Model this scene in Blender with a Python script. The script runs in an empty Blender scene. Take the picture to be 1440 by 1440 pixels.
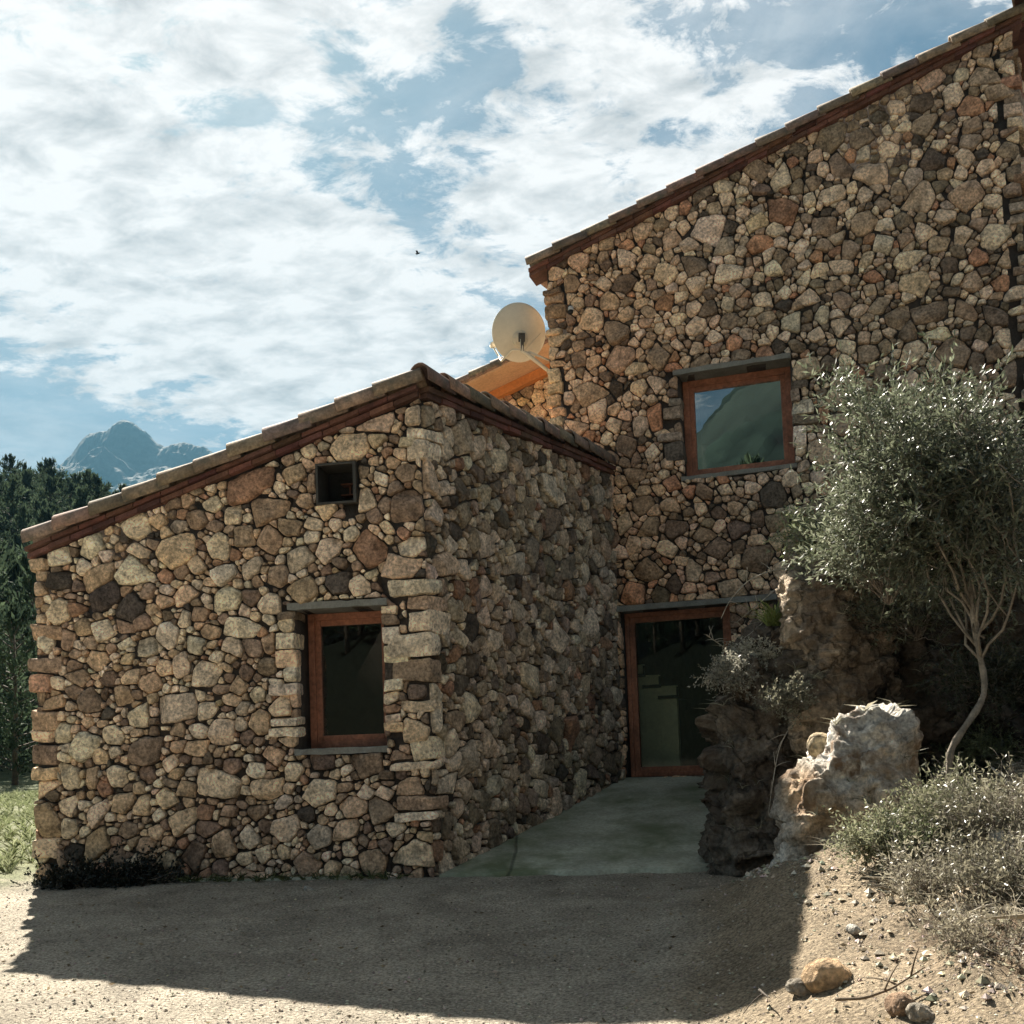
import bpy, bmesh, math, random
import numpy as np
from mathutils import Vector, Matrix
rad = math.radians
random.seed(7)
S = bpy.context.scene
COL = S.collection

# ------------------------------------------------------------------ camera
TH, RO = rad(3.18), rad(2.1)
CAM = np.array([0, 0, 1.55])
FW = np.array([0, math.cos(TH), math.sin(TH)])
R0 = np.array([1.0, 0, 0]); U0 = np.array([0, -math.sin(TH), math.cos(TH)])
CR = math.cos(RO) * R0 - math.sin(RO) * U0
CU = math.cos(RO) * U0 + math.sin(RO) * R0
cam_d = bpy.data.cameras.new('camera'); cam = bpy.data.objects.new('camera', cam_d); COL.objects.link(cam)
cam_d.sensor_width = 36; cam_d.lens = 36; cam_d.shift_y = 240 / 1440
cam_d.clip_start = 0.05; cam_d.clip_end = 30000
m = Matrix(((CR[0], CU[0], -FW[0], CAM[0]), (CR[1], CU[1], -FW[1], CAM[1]), (CR[2], CU[2], -FW[2], CAM[2]), (0, 0, 0, 1)))
cam.matrix_world = m
S.camera = cam

def ray(px, py):
    return FW + CR * ((px - 720) / 1440) + CU * ((960 - py) / 1440)
def at(px, py, Y):                     # the point seen in that direction at distance Y
    d = ray(px, py); return CAM + d * (Y / d[1])

# ------------------------------------------------------------------ sun, sky, exposure
AZ, EL = rad(23.5), rad(44)
SUN = Vector((-math.sin(AZ) * math.cos(EL), math.cos(AZ) * math.cos(EL), math.sin(EL)))
sl = bpy.data.lights.new('sun', 'SUN'); sl.energy = 5.0; sl.angle = rad(0.5); sl.color = (1, 0.93, 0.82)
so = bpy.data.objects.new('sun', sl); COL.objects.link(so)
so.rotation_euler = SUN.to_track_quat('Z', 'Y').to_euler(); so.location = (0, 0, 60)
S.view_settings.view_transform = 'Standard'; S.view_settings.look = 'None'
S.view_settings.exposure = 2.35; S.view_settings.gamma = 1.0
S.cycles.max_bounces = 8; S.cycles.diffuse_bounces = 4; S.cycles.transparent_max_bounces = 12

W = bpy.data.worlds.new('World'); S.world = W; W.use_nodes = True
nt = W.node_tree; nt.nodes.clear(); N = nt.nodes.new; L = nt.links.new
def wmath(op, a, b=None, c=None, clamp=False):
    n = N('ShaderNodeMath'); n.operation = op; n.use_clamp = clamp
    for i, v in enumerate((a, b, c)):
        if v is None: continue
        if isinstance(v, (int, float)): n.inputs[i].default_value = v
        else: L(v, n.inputs[i])
    return n.outputs[0]
wo = N('ShaderNodeOutputWorld'); bg = N('ShaderNodeBackground'); bg.inputs['Strength'].default_value = 0.05
sky = N('ShaderNodeTexSky'); sky.sky_type = 'NISHITA'; sky.sun_disc = False
sky.sun_elevation = EL; sky.sun_rotation = -AZ; sky.altitude = 300; sky.dust_density = 1.2; sky.ozone_density = 1.5
tc = N('ShaderNodeTexCoord'); sep = N('ShaderNodeSeparateXYZ'); L(tc.outputs['Generated'], sep.inputs[0])
zz = wmath('MAXIMUM', wmath('ADD', sep.outputs[2], 0.16), 0.05)
cu = wmath('DIVIDE', sep.outputs[0], zz); cv = wmath('DIVIDE', sep.outputs[1], zz)
cmb = N('ShaderNodeCombineXYZ'); L(cu, cmb.inputs[0]); L(cv, cmb.inputs[1])
def wnoise(vec, scale, detail, rough, lac=2.0, dist=0.0):
    n = N('ShaderNodeTexNoise'); L(vec, n.inputs['Vector']); n.inputs['Scale'].default_value = scale
    n.inputs['Detail'].default_value = detail; n.inputs['Roughness'].default_value = rough
    n.inputs['Lacunarity'].default_value = lac; n.inputs['Distortion'].default_value = dist
    return n.outputs['Fac']
mp = N('ShaderNodeMapping'); L(cmb.outputs[0], mp.inputs['Vector'])
mp.inputs['Rotation'].default_value = (0, 0, rad(36)); mp.inputs['Scale'].default_value = (0.95, 1.35, 1.0)
n_big = wnoise(mp.outputs[0], 4.2, 10, 0.60, 2.1, 0.35)
n_cell = wnoise(mp.outputs[0], 9.5, 7, 0.60, 2.1, 0.25)
n_fine = wnoise(mp.outputs[0], 11.0, 9, 0.68, 2.1, 0.4)
cover = None
BLOBS = [  # direction of each gap (negative) or bank (positive) in the cloud deck: px, py, radius, weight
    (460, 90, 34, -.20), (520, 108, 34, -.20), (585, 135, 34, -.20), (645, 158, 30, -.18), (470, 215, 46, -.22), (530, 190, 36, -.18), (580, 265, 50, -.20), (450, 262, 40, -.15), (560, 310, 55, -.22),
    (660, 322, 44, -.18), (250, 172, 34, -.20), (320, 155, 34, -.16), (370, 150, 26, -.14), (690, 75, 28, -.20), (640, 25, 30, -.22), (720, 92, 18, -.14), (190, 100, 26, -.08), (230, 240, 34, -.10), (340, 240, 30, -.14),
    (980, 10, 60, -.12), (1060, 50, 70, -.12), (1180, 80, 80, -.14), (1300, 20, 130, -.16), (1130, 0, 80, -.10), (870, 225, 36, -.13), (1000, 135, 46, -.14), (940, 180, 30, -.10),
    (0, 545, 60, -.18), (70, 620, 100, -.24), (210, 630, 70, -.20), (-120, 620, 180, -.24), (330, 690, 80, -.22), (150, 700, 110, -.26),
    (690, 500, 46, -.14), (760, 440, 40, -.06), (450, 700, 150, -.16), (110, 520, 50, -.10), (270, 585, 50, -.08),
    (250, 400, 230, .14), (100, 250, 260, .14), (820, 60, 130, .10), (760, 300, 120, .06), (1000, 250, 140, .06), (480, 450, 160, .10)]
nrm = N('ShaderNodeVectorMath'); nrm.operation = 'NORMALIZE'; L(tc.outputs['Generated'], nrm.inputs[0])
for px, py, r, w in BLOBS:
    d = ray(px, py); d = d / np.linalg.norm(d)
    dt = N('ShaderNodeVectorMath'); dt.operation = 'DOT_PRODUCT'; L(nrm.outputs[0], dt.inputs[0]); dt.inputs[1].default_value = d
    k = 1.0 / (r / 1440) ** 2
    e = wmath('EXPONENT', wmath('MULTIPLY', wmath('SUBTRACT', dt.outputs['Value'], 1.0), 2 * k))
    e = wmath('MULTIPLY', e, w)
    cover = e if cover is None else wmath('ADD', cover, e)
# the deck thins out behind the viewer and near the horizon
vd = ray(640, 420); vd = vd / np.linalg.norm(vd)
dv = N('ShaderNodeVectorMath'); dv.operation = 'DOT_PRODUCT'; L(nrm.outputs[0], dv.inputs[0]); dv.inputs[1].default_value = vd
back = N('ShaderNodeMapRange'); L(dv.outputs['Value'], back.inputs[0]); back.inputs[1].default_value = 0.2; back.inputs[2].default_value = 0.8
back.inputs[3].default_value = -0.20; back.inputs[4].default_value = 0.06
dens = wmath('ADD', wmath('ADD', wmath('ADD', wmath('MULTIPLY', n_big, 1.15), wmath('MULTIPLY', n_fine, 1.15)), -.65), wmath('ADD', cover, back.outputs[0]))
cf = N('ShaderNodeMapRange'); cf.interpolation_type = 'SMOOTHSTEP'; L(dens, cf.inputs[0])
cf.inputs[1].default_value = 0.31; cf.inputs[2].default_value = 0.58
rip = N('ShaderNodeMapRange'); L(n_cell, rip.inputs[0]); rip.inputs[1].default_value = 0.30; rip.inputs[2].default_value = 0.57
ccol = N('ShaderNodeMixRGB'); L(rip.outputs[0], ccol.inputs[0])
ccol.inputs[1].default_value = (2.7, 2.65, 2.58, 1); ccol.inputs[2].default_value = (5.0, 4.8, 4.6, 1)
tint = N('ShaderNodeMixRGB'); tint.blend_type = 'MULTIPLY'; tint.inputs[0].default_value = 1.0
L(sky.outputs[0], tint.inputs[1]); tint.inputs[2].default_value = (0.215, 0.275, 0.27, 1)
veil = N('ShaderNodeMapRange'); L(wnoise(mp.outputs[0], 2.6, 7, .62, 2.0, .5), veil.inputs[0]); veil.inputs[1].default_value = .38; veil.inputs[2].default_value = .68; veil.inputs[3].default_value = .03; veil.inputs[4].default_value = .42
mx = N('ShaderNodeMixRGB'); L(wmath('MAXIMUM', wmath('MULTIPLY', cf.outputs[0], 0.97), veil.outputs[0]), mx.inputs[0]); L(tint.outputs[0], mx.inputs[1]); L(ccol.outputs[0], mx.inputs[2])
L(mx.outputs[0], bg.inputs['Color']); L(bg.outputs[0], wo.inputs['Surface'])

# ------------------------------------------------------------------ numpy noise
def _hash(ix, iy, iz, seed):
    with np.errstate(over='ignore'):
        h = (ix.astype(np.uint32) * np.uint32(374761393) + iy.astype(np.uint32) * np.uint32(668265263)
             + iz.astype(np.uint32) * np.uint32(2147483647 - 56891) + np.uint32(seed * 974711 % 4294967295))
        h = (h ^ (h >> np.uint32(13))) * np.uint32(1274126177)
        h = (h ^ (h >> np.uint32(16))) * np.uint32(2246822519)
        h = h ^ (h >> np.uint32(15))
    return h.astype(np.float64) / 4294967295.0
def vnoise(P, seed=0):
    P = np.asarray(P, float); i = np.floor(P).astype(np.int64); f = P - i; f = f * f * (3 - 2 * f)
    out = 0
    for dx in (0, 1):
        for dy in (0, 1):
            for dz in (0, 1):
                w = (f[:, 0] if dx else 1 - f[:, 0]) * (f[:, 1] if dy else 1 - f[:, 1]) * (f[:, 2] if dz else 1 - f[:, 2])
                out = out + w * _hash(i[:, 0] + dx, i[:, 1] + dy, i[:, 2] + dz, seed)
    return out * 2 - 1
def fbm(P, o=4, seed=0, rough=0.5):
    P = np.asarray(P, float); a, s, t = 1.0, 0.0, 0.0
    for k in range(o):
        s = s + a * vnoise(P * 2 ** k + 17.3 * k, seed + k); t += a; a *= rough
    return s / t
def ridged(P, o=4, seed=0):
    a, s, t = 1.0, 0.0, 0.0
    for k in range(o):
        s = s + a * (1 - 2 * np.abs(vnoise(P * 2 ** k + 9.1 * k, seed + k))); t += a; a *= 0.5
    return s / t
def sstep(a, b, x):
    t = np.clip((np.asarray(x, float) - a) / (b - a), 0, 1); return t * t * (3 - 2 * t)

# ------------------------------------------------------------------ mesh helpers
class MB:
    """collects faces (world coordinates) and links them as one mesh object"""
    def __init__(s): s.v = []; s.f = []; s.c = []; s.mi = []; s.n = 0
    def add(s, verts, faces, col=(1, 1, 1), mi=0):
        verts = np.asarray(verts, float)
        s.v.append(verts)
        for fc in faces: s.f.append([i + s.n for i in fc])
        c = np.asarray(col, float)
        s.c.append(np.broadcast_to(c, (len(verts), 3)) if c.ndim == 1 else c)
        s.mi += [mi] * len(faces); s.n += len(verts)
    def box(s, o, a, b, c, col=(1, 1, 1), mi=0):       # corner o, edge vectors a,b,c
        o, a, b, c = (np.asarray(q, float) for q in (o, a, b, c))
        v = [o, o + a, o + a + b, o + b, o + c, o + a + c, o + a + b + c, o + b + c]
        f = [(0, 3, 2, 1), (4, 5, 6, 7), (0, 1, 5, 4), (1, 2, 6, 5), (2, 3, 7, 6), (3, 0, 4, 7)]
        if np.dot(np.cross(a, b), c) < 0: f = [q[::-1] for q in f]
        s.add(v, f, col, mi)
    def tube(s, pts, radii, n=6, col=(1, 1, 1), mi=0):
        pts = np.asarray(pts, float); k = len(pts)
        radii = np.broadcast_to(np.asarray(radii, float), (k,))
        t = np.gradient(pts, axis=0); t /= np.linalg.norm(t, axis=1)[:, None] + 1e-9
        ref = np.array([0, 0, 1.0]) if abs(t[0][2]) < .9 else np.array([1.0, 0, 0])
        x = np.cross(t, ref); x /= np.linalg.norm(x, axis=1)[:, None] + 1e-9; y = np.cross(t, x)
        an = np.arange(n) * 2 * math.pi / n
        v = pts[:, None] + radii[:, None, None] * (x[:, None] * np.cos(an)[None, :, None] + y[:, None] * np.sin(an)[None, :, None])
        f = []
        for i in range(k - 1):
            for j in range(n):
                f.append((i * n + j, i * n + (j + 1) % n, (i + 1) * n + (j + 1) % n, (i + 1) * n + j))
        f.append(tuple(range(n - 1, -1, -1))); f.append(tuple((k - 1) * n + j for j in range(n)))
        s.add(v.reshape(-1, 3), f, col, mi)
    def build(s, name, mats, parent=None, smooth=True, loc=None, bevel=0):
        me = bpy.data.meshes.new(name)
        v = np.concatenate(s.v); o = bpy.data.objects.new(name, me)
        off = np.array(loc, float) if loc is not None else np.zeros(3)
        p = parent
        while p is not None: off = off + np.array(p.location); p = p.parent
        me.from_pydata((v - off).tolist(), [], s.f)
        ca = me.color_attributes.new('Col', 'FLOAT_COLOR', 'POINT')
        c4 = np.ones((len(v), 4)); c4[:, :3] = np.concatenate(s.c); ca.data.foreach_set('color', c4.ravel())
        for mm in (mats if isinstance(mats, (list, tuple)) else [mats]): me.materials.append(mm)
        me.polygons.foreach_set('material_index', s.mi)
        me.polygons.foreach_set('use_smooth', [smooth] * len(me.polygons))
        me.update()
        COL.objects.link(o); o.parent = parent
        if loc is not None: o.location = loc
        if bevel:
            b = o.modifiers.new('bevel', 'BEVEL'); b.width = bevel; b.segments = 2; b.limit_method = 'ANGLE'
        return o
def quads_obj(name, V, mat, parent=None, cols=None, loc=None, smooth=False, nper=4):
    """many separate n-gons at once: V is (k, nper, 3)"""
    k = len(V); me = bpy.data.meshes.new(name); off = np.array(loc, float) if loc is not None else np.zeros(3)
    p = parent
    while p is not None: off = off + np.array(p.location); p = p.parent
    me.vertices.add(k * nper); me.vertices.foreach_set('co', (V.reshape(-1, 3) - off).ravel())
    me.loops.add(k * nper); me.loops.foreach_set('vertex_index', np.arange(k * nper, dtype=np.int32))
    me.polygons.add(k); me.polygons.foreach_set('loop_start', np.arange(0, k * nper, nper, dtype=np.int32))
    me.update(calc_edges=True)
    ca = me.color_attributes.new('Col', 'FLOAT_COLOR', 'POINT'); c4 = np.ones((k * nper, 4))
    if cols is not None: c4[:, :3] = np.repeat(cols, nper, axis=0)
    ca.data.foreach_set('color', c4.ravel())
    me.materials.append(mat); o = bpy.data.objects.new(name, me); COL.objects.link(o); o.parent = parent
    if loc is not None: o.location = loc
    return o
def tag(o, label=None, cat=None, group=None, kind=None):
    for k, v in (('label', label), ('category', cat), ('group', group), ('kind', kind)):
        if v: o[k] = v
    return o
def empty(name, loc):
    o = bpy.data.objects.new(name, None); COL.objects.link(o); o.location = tuple(loc); o.empty_display_size = .2; return o

# ------------------------------------------------------------------ materials
def mat(name, col=(.5, .5, .5), rough=.85, attr=False, n1=(8, .35), n2=(60, .3), bump=.3, bdist=.01, bscale=60, spec=.3, trans=0, dark=None, metal=0, coords='Object'):
    """principled surface; attr: base colour from the mesh's own colours; n1/n2: (scale, strength) of two mottling noises"""
    M = bpy.data.materials.new(name); M.use_nodes = True; t = M.node_tree; t.nodes.clear(); n = t.nodes.new; l = t.links.new
    out = n('ShaderNodeOutputMaterial'); b = n('ShaderNodeBsdfPrincipled')
    b.inputs['Roughness'].default_value = rough; b.inputs['Specular IOR Level'].default_value = spec; b.inputs['Metallic'].default_value = metal
    tx = n('ShaderNodeTexCoord')
    def noise(sc, det=6, ro=.6):
        q = n('ShaderNodeTexNoise'); l(tx.outputs[coords], q.inputs['Vector']); q.inputs['Scale'].default_value = sc
        q.inputs['Detail'].default_value = det; q.inputs['Roughness'].default_value = ro; return q.outputs['Fac']
    if attr:
        a = n('ShaderNodeAttribute'); a.attribute_name = 'Col'; c = a.outputs['Color']
    else:
        a = n('ShaderNodeRGB'); a.outputs[0].default_value = (*col, 1); c = a.outputs[0]
    for sc, st in (n1, n2):
        if not st: continue
        mr = n('ShaderNodeMapRange'); l(noise(sc), mr.inputs[0]); mr.inputs[1].default_value = .3; mr.inputs[2].default_value = .7
        mr.inputs[3].default_value = 1 - st; mr.inputs[4].default_value = 1 + st
        g = n('ShaderNodeMixRGB'); g.blend_type = 'MULTIPLY'; g.inputs[0].default_value = 1; l(c, g.inputs[1]); l(mr.outputs[0], g.inputs[2]); c = g.outputs[0]
    if dark:      # patches of another colour: (colour, scale, from, to)
        dc, sc, f0, f1 = dark
        mr = n('ShaderNodeMapRange'); l(noise(sc, 8, .65), mr.inputs[0]); mr.inputs[1].default_value = f0; mr.inputs[2].default_value = f1
        g = n('ShaderNodeMixRGB'); l(mr.outputs[0], g.inputs[0]); l(c, g.inputs[1]); g.inputs[2].default_value = (*dc, 1); c = g.outputs[0]
    l(c, b.inputs['Base Color'])
    if bump:
        bp = n('ShaderNodeBump'); bp.inputs['Strength'].default_value = bump; bp.inputs['Distance'].default_value = bdist
        l(noise(bscale, 8, .7), bp.inputs['Height']); l(bp.outputs[0], b.inputs['Normal'])
    if trans:
        tr = n('ShaderNodeBsdfTranslucent'); l(c, tr.inputs['Color']); ms = n('ShaderNodeMixShader'); ms.inputs[0].default_value = trans
        l(b.outputs[0], ms.inputs[1]); l(tr.outputs[0], ms.inputs[2]); l(ms.outputs[0], out.inputs['Surface'])
    else: l(b.outputs[0], out.inputs['Surface'])
    return M
def glass(name, tint, fac, rough=.0, wav=0.0):
    M = bpy.data.materials.new(name); M.use_nodes = True; t = M.node_tree; t.nodes.clear(); n = t.nodes.new; l = t.links.new
    out = n('ShaderNodeOutputMaterial'); ms = n('ShaderNodeMixShader'); tr = n('ShaderNodeBsdfTransparent'); gl = n('ShaderNodeBsdfGlossy')
    tr.inputs[0].default_value = (*tint, 1); gl.inputs['Roughness'].default_value = rough; gl.inputs['Color'].default_value = (.9, .97, .95, 1)
    fr = n('ShaderNodeFresnel'); fr.inputs[0].default_value = 1.5
    ad = n('ShaderNodeMath'); ad.operation = 'ADD'; ad.use_clamp = True; l(fr.outputs[0], ad.inputs[0]); ad.inputs[1].default_value = fac
    l(ad.outputs[0], ms.inputs[0]); l(tr.outputs[0], ms.inputs[1]); l(gl.outputs[0], ms.inputs[2]); l(ms.outputs[0], out.inputs['Surface'])
    if wav:
        tx = n('ShaderNodeTexCoord'); q = n('ShaderNodeTexNoise'); l(tx.outputs['Object'], q.inputs['Vector']); q.inputs['Scale'].default_value = 2.5
        bp = n('ShaderNodeBump'); bp.inputs['Strength'].default_value = wav; bp.inputs['Distance'].default_value = .01; l(q.outputs['Fac'], bp.inputs['Height']); l(bp.outputs[0], gl.inputs['Normal'])
    return M
M_STONE = mat('rubble_stone', attr=True, n1=(8, .5), n2=(36, .6), bump=1.0, bdist=.04, bscale=26, spec=.2, dark=((.045, .04, .035), 11, .60, .78))
M_MORTAR = mat('earth_mortar', (.05, .041, .034), n1=(6, .4), n2=(50, .3), bump=.8, bdist=.02, bscale=40)
M_SLATE = mat('slate_slab', (.19, .19, .17), n1=(5, .25), n2=(50, .2), bump=.3, bscale=50)
M_TILE = mat('clay_tile', attr=True, n1=(5, .35), n2=(40, .3), bump=.4, bscale=50, dark=((.10, .095, .075), 9, .48, .68))
M_BRICK = mat('red_brick', attr=True, n1=(9, .35), n2=(60, .3), bump=.5, bscale=60)
M_WOOD = mat('red_brown_wood', (.27, .108, .06), rough=.5, n1=(4, .4), n2=(30, .35), bump=.15, bscale=30, spec=.4)
M_SOFFIT = mat('pine_board', (.62, .36, .2), rough=.6, n1=(2, .12), n2=(25, .15), bump=.1)
M_BEAM = mat('orange_beam', (.55, .2, .06), rough=.6, n1=(3, .2), n2=(25, .15), bump=.1)
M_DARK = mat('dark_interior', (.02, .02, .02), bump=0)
M_PLASTER = mat('interior_plaster', (.82, .78, .56), n1=(3, .1), n2=(20, .1), bump=.1)
M_METAL = mat('grey_metal', (.06, .056, .048), rough=.5, metal=.3, n1=(9, .2), n2=(50, .2), bump=.1)
M_DISH = mat('cream_dish', (.62, .56, .44), rough=.5, n1=(4, .06), n2=(20, .05), bump=0)
M_CONC = mat('mossy_concrete', (.36, .365, .285), rough=.8, n1=(1.3, .35), n2=(30, .25), bump=.35, bscale=70, dark=((.14, .16, .09), 1.1, .45, .66))
M_ROCK = mat('limestone_rock', attr=True, n1=(3.2, .4), n2=(26, .5), bump=1.0, bdist=.07, bscale=18, spec=.15, dark=((.15, .11, .08), 2.4, .50, .66))
M_EARTH = mat('ground_soil', attr=True, n1=(2.2, .3), n2=(55, .7), bump=1.0, bdist=.05, bscale=48, spec=.1)
def crack(M, sc, lo, hi, dark):
    t = M.node_tree; n = t.nodes.new; l = t.links.new; b = [q for q in t.nodes if q.type == 'BSDF_PRINCIPLED'][0]; tx = n('ShaderNodeTexCoord'); nz = n('ShaderNodeTexNoise'); nz.inputs['Scale'].default_value = sc * .8; nz.inputs['Detail'].default_value = 5
    l(tx.outputs['Object'], nz.inputs['Vector']); mv = n('ShaderNodeMixRGB'); mv.inputs[0].default_value = .3; l(tx.outputs['Object'], mv.inputs[1]); l(nz.outputs['Color'], mv.inputs[2])
    v = n('ShaderNodeTexVoronoi'); v.feature = 'DISTANCE_TO_EDGE'; v.inputs['Scale'].default_value = sc; l(mv.outputs[0], v.inputs['Vector'])
    mr = n('ShaderNodeMapRange'); mr.interpolation_type = 'SMOOTHSTEP'; mr.inputs[1].default_value = lo; mr.inputs[2].default_value = hi; mr.inputs[3].default_value = dark; mr.inputs[4].default_value = 1; l(v.outputs['Distance'], mr.inputs[0])
    src = b.inputs['Base Color'].links[0].from_socket; g = n('ShaderNodeMixRGB'); g.blend_type = 'MULTIPLY'; g.inputs[0].default_value = 1; l(src, g.inputs[1]); l(mr.outputs[0], g.inputs[2]); l(g.outputs[0], b.inputs['Base Color'])
    ob_ = b.inputs['Normal'].links[0].from_socket; bp = n('ShaderNodeBump'); bp.inputs['Strength'].default_value = .8; bp.inputs['Distance'].default_value = .04; l(mr.outputs[0], bp.inputs['Height']); l(ob_, bp.inputs['Normal']); l(bp.outputs[0], b.inputs['Normal'])
M_BOULDER = mat('boulder_limestone', attr=True, n1=(4, .45), n2=(34, .55), bump=1.0, bdist=.07, bscale=22, spec=.15, dark=((.25, .165, .10), 2.6, .50, .62))
crack(M_ROCK, 3.6, .0, .05, .5); crack(M_CONC, .3, .0, .004, .6)
M_PEB = mat('pebble', attr=True, n1=(20, .2), n2=(90, .2), bump=.4, spec=.1)
M_LEAF = mat('leaf', attr=True, rough=.38, n1=(3, .25), n2=(0, 0), bump=0, spec=.32, trans=.35)
M_NEEDLE = mat('pine_needle', attr=True, rough=.8, n1=(1, .3), n2=(0, 0), bump=0, spec=.04, trans=.3)
M_BARK = mat('pale_bark', attr=True, n1=(9, .4), n2=(60, .3), bump=.6, bscale=50)
M_GRASS = mat('grass_blade', attr=True, rough=.6, n1=(1, .2), n2=(0, 0), bump=0, spec=.2, trans=.35)
M_MOUNT = mat('mountain_rock', attr=True, n1=(.01, .3), n2=(.05, .25), bump=0, spec=.05)
G_REFL = glass('coated_glass', (.25, .3, .28), .34, wav=.05)
G_DARK = glass('window_glass', (.2, .2, .2), .02)
G_DOOR = glass('door_glass', (.8, .85, .8), .005)

# ------------------------------------------------------------------ plan of the house
K = at(612, 1232, 9.0)[:2]; J = at(858, 700, 12.6)[:2]
def dirs(a):
    a = rad(a); u = np.array([math.cos(a), math.sin(a)]); return u, np.array([u[1], -u[0]])
UA, NA = dirs(-8.4); UC, NC = dirs(-19)
LB = np.linalg.norm(J - K); UB = (J - K) / LB; NB = np.array([UB[1], -UB[0]])
def onp(px, py, O, n):                 # pixel direction -> (u, z) on a vertical plane
    d = ray(px, py); t = ((O - CAM[:2]) @ n) / (d[:2] @ n); return CAM + d * t
def uz(px, py, O, U, n):
    p = onp(px, py, O, n); return np.array([(p[:2] - O) @ U, p[2]])
OA = K - UA * 3.74                     # left foot of the gable wall; u runs 0..3.74
def W3(O, U, n, u, z, h=0.0):
    u = np.asarray(u, float); z = np.asarray(z, float); h = np.asarray(h, float)
    xy = O[None] + u.reshape(-1, 1) * U[None] + np.broadcast_to(h, u.shape).reshape(-1, 1) * n[None]
    return np.column_stack([xy, np.broadcast_to(z, u.shape).ravel()])
def v3(a, z): return np.array([a[0], a[1], z])

# ------------------------------------------------------------------ ground height
TOE = np.array([[.4, -5], [.6, 3], [.68, 4.4], [.88, 5.6], [1.1, 6.6], [1.45, 7.6], [1.9, 8.5], [1.9, 9.2], [1.95, 12.3], [2.0, 20]])
def hgt(x, y, detail=True):
    x = np.asarray(x, float); y = np.asarray(y, float)
    z = np.where(y < 9, .043 * np.maximum(y, -8), .387 + .02 * (np.minimum(y, 40) - 9))
    P = np.column_stack([x.ravel(), y.ravel(), np.zeros(x.size)])
    nz = fbm(P * .9, 4, 3).reshape(x.shape) if detail else 0
    s = x - np.interp(y, TOE[:, 1], TOE[:, 0]) + .12 * nz
    sp = np.maximum(s, 0)
    z = z + .10 * np.clip(x - .1, 0, 1.6) * sstep(8.3, 7.0, y) * sstep(-2, 2, y) + .16 * np.exp(-((x - 1.95) ** 2 / .5 + (y - 6.1) ** 2 / .6))
    bank = .36 * sp ** 2 / (sp + .18) - .17 * np.maximum(sp - .55, 0) + .42 * np.maximum(sp - 1.6, 0)
    bank = np.minimum(bank, 2.2 + .1 * sp)
    cl = sstep(8.85, 9.45, y + .45 * nz) * sstep(2.1, 2.6, x) * 1.75
    dC = (x - J[0]) * NC[0] + (y - J[1]) * NC[1]
    bank = (bank + cl) * np.where((y > 6) & (x < 8), sstep(-.5, .0, dC), 1)
    bank = np.minimum(bank, 2.75 + .15 * nz)
    near = sstep(14, 8, np.hypot(x - 1, y - 6))
    if detail:
        rough = fbm(P * 7, 5, 11, .6).reshape(x.shape)
        rg2 = ridged(P * 2.6, 4, 19).reshape(x.shape); z = z + near * (.014 * nz + (.010 + .05 * sstep(.05, .8, s)) * rough + (sstep(.7, 1.4, s) * .12 + .12 * sstep(.1, .6, cl)) * rg2)
    z = z + bank * sstep(60, 25, np.hypot(x, y))
    # grass verge beside the house, wooded slope far behind it, mountain side behind the viewer
    z = z + .10 * sstep(-4.0, -5.2, x) * sstep(8.2, 9.4, y) * (1 + .5 * nz)
    hill = (21.5 + (-x - 41) * .17) * sstep(34, 112, y) * sstep(25, -15, x)
    z = z + np.clip(hill, 0, 60)
    zb = 210 * np.exp(-(((x + 90) / 150) ** 2 + ((y + 430) / 190) ** 2)) * sstep(-20, -40, y) * 0 + 8.5 * np.exp(-(((x + 15) / 16) ** 2 + ((y + 30) / 9) ** 2))
    return z + zb
def hz(x, y): return float(hgt(np.array([x]), np.array([y]))[0])

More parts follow.
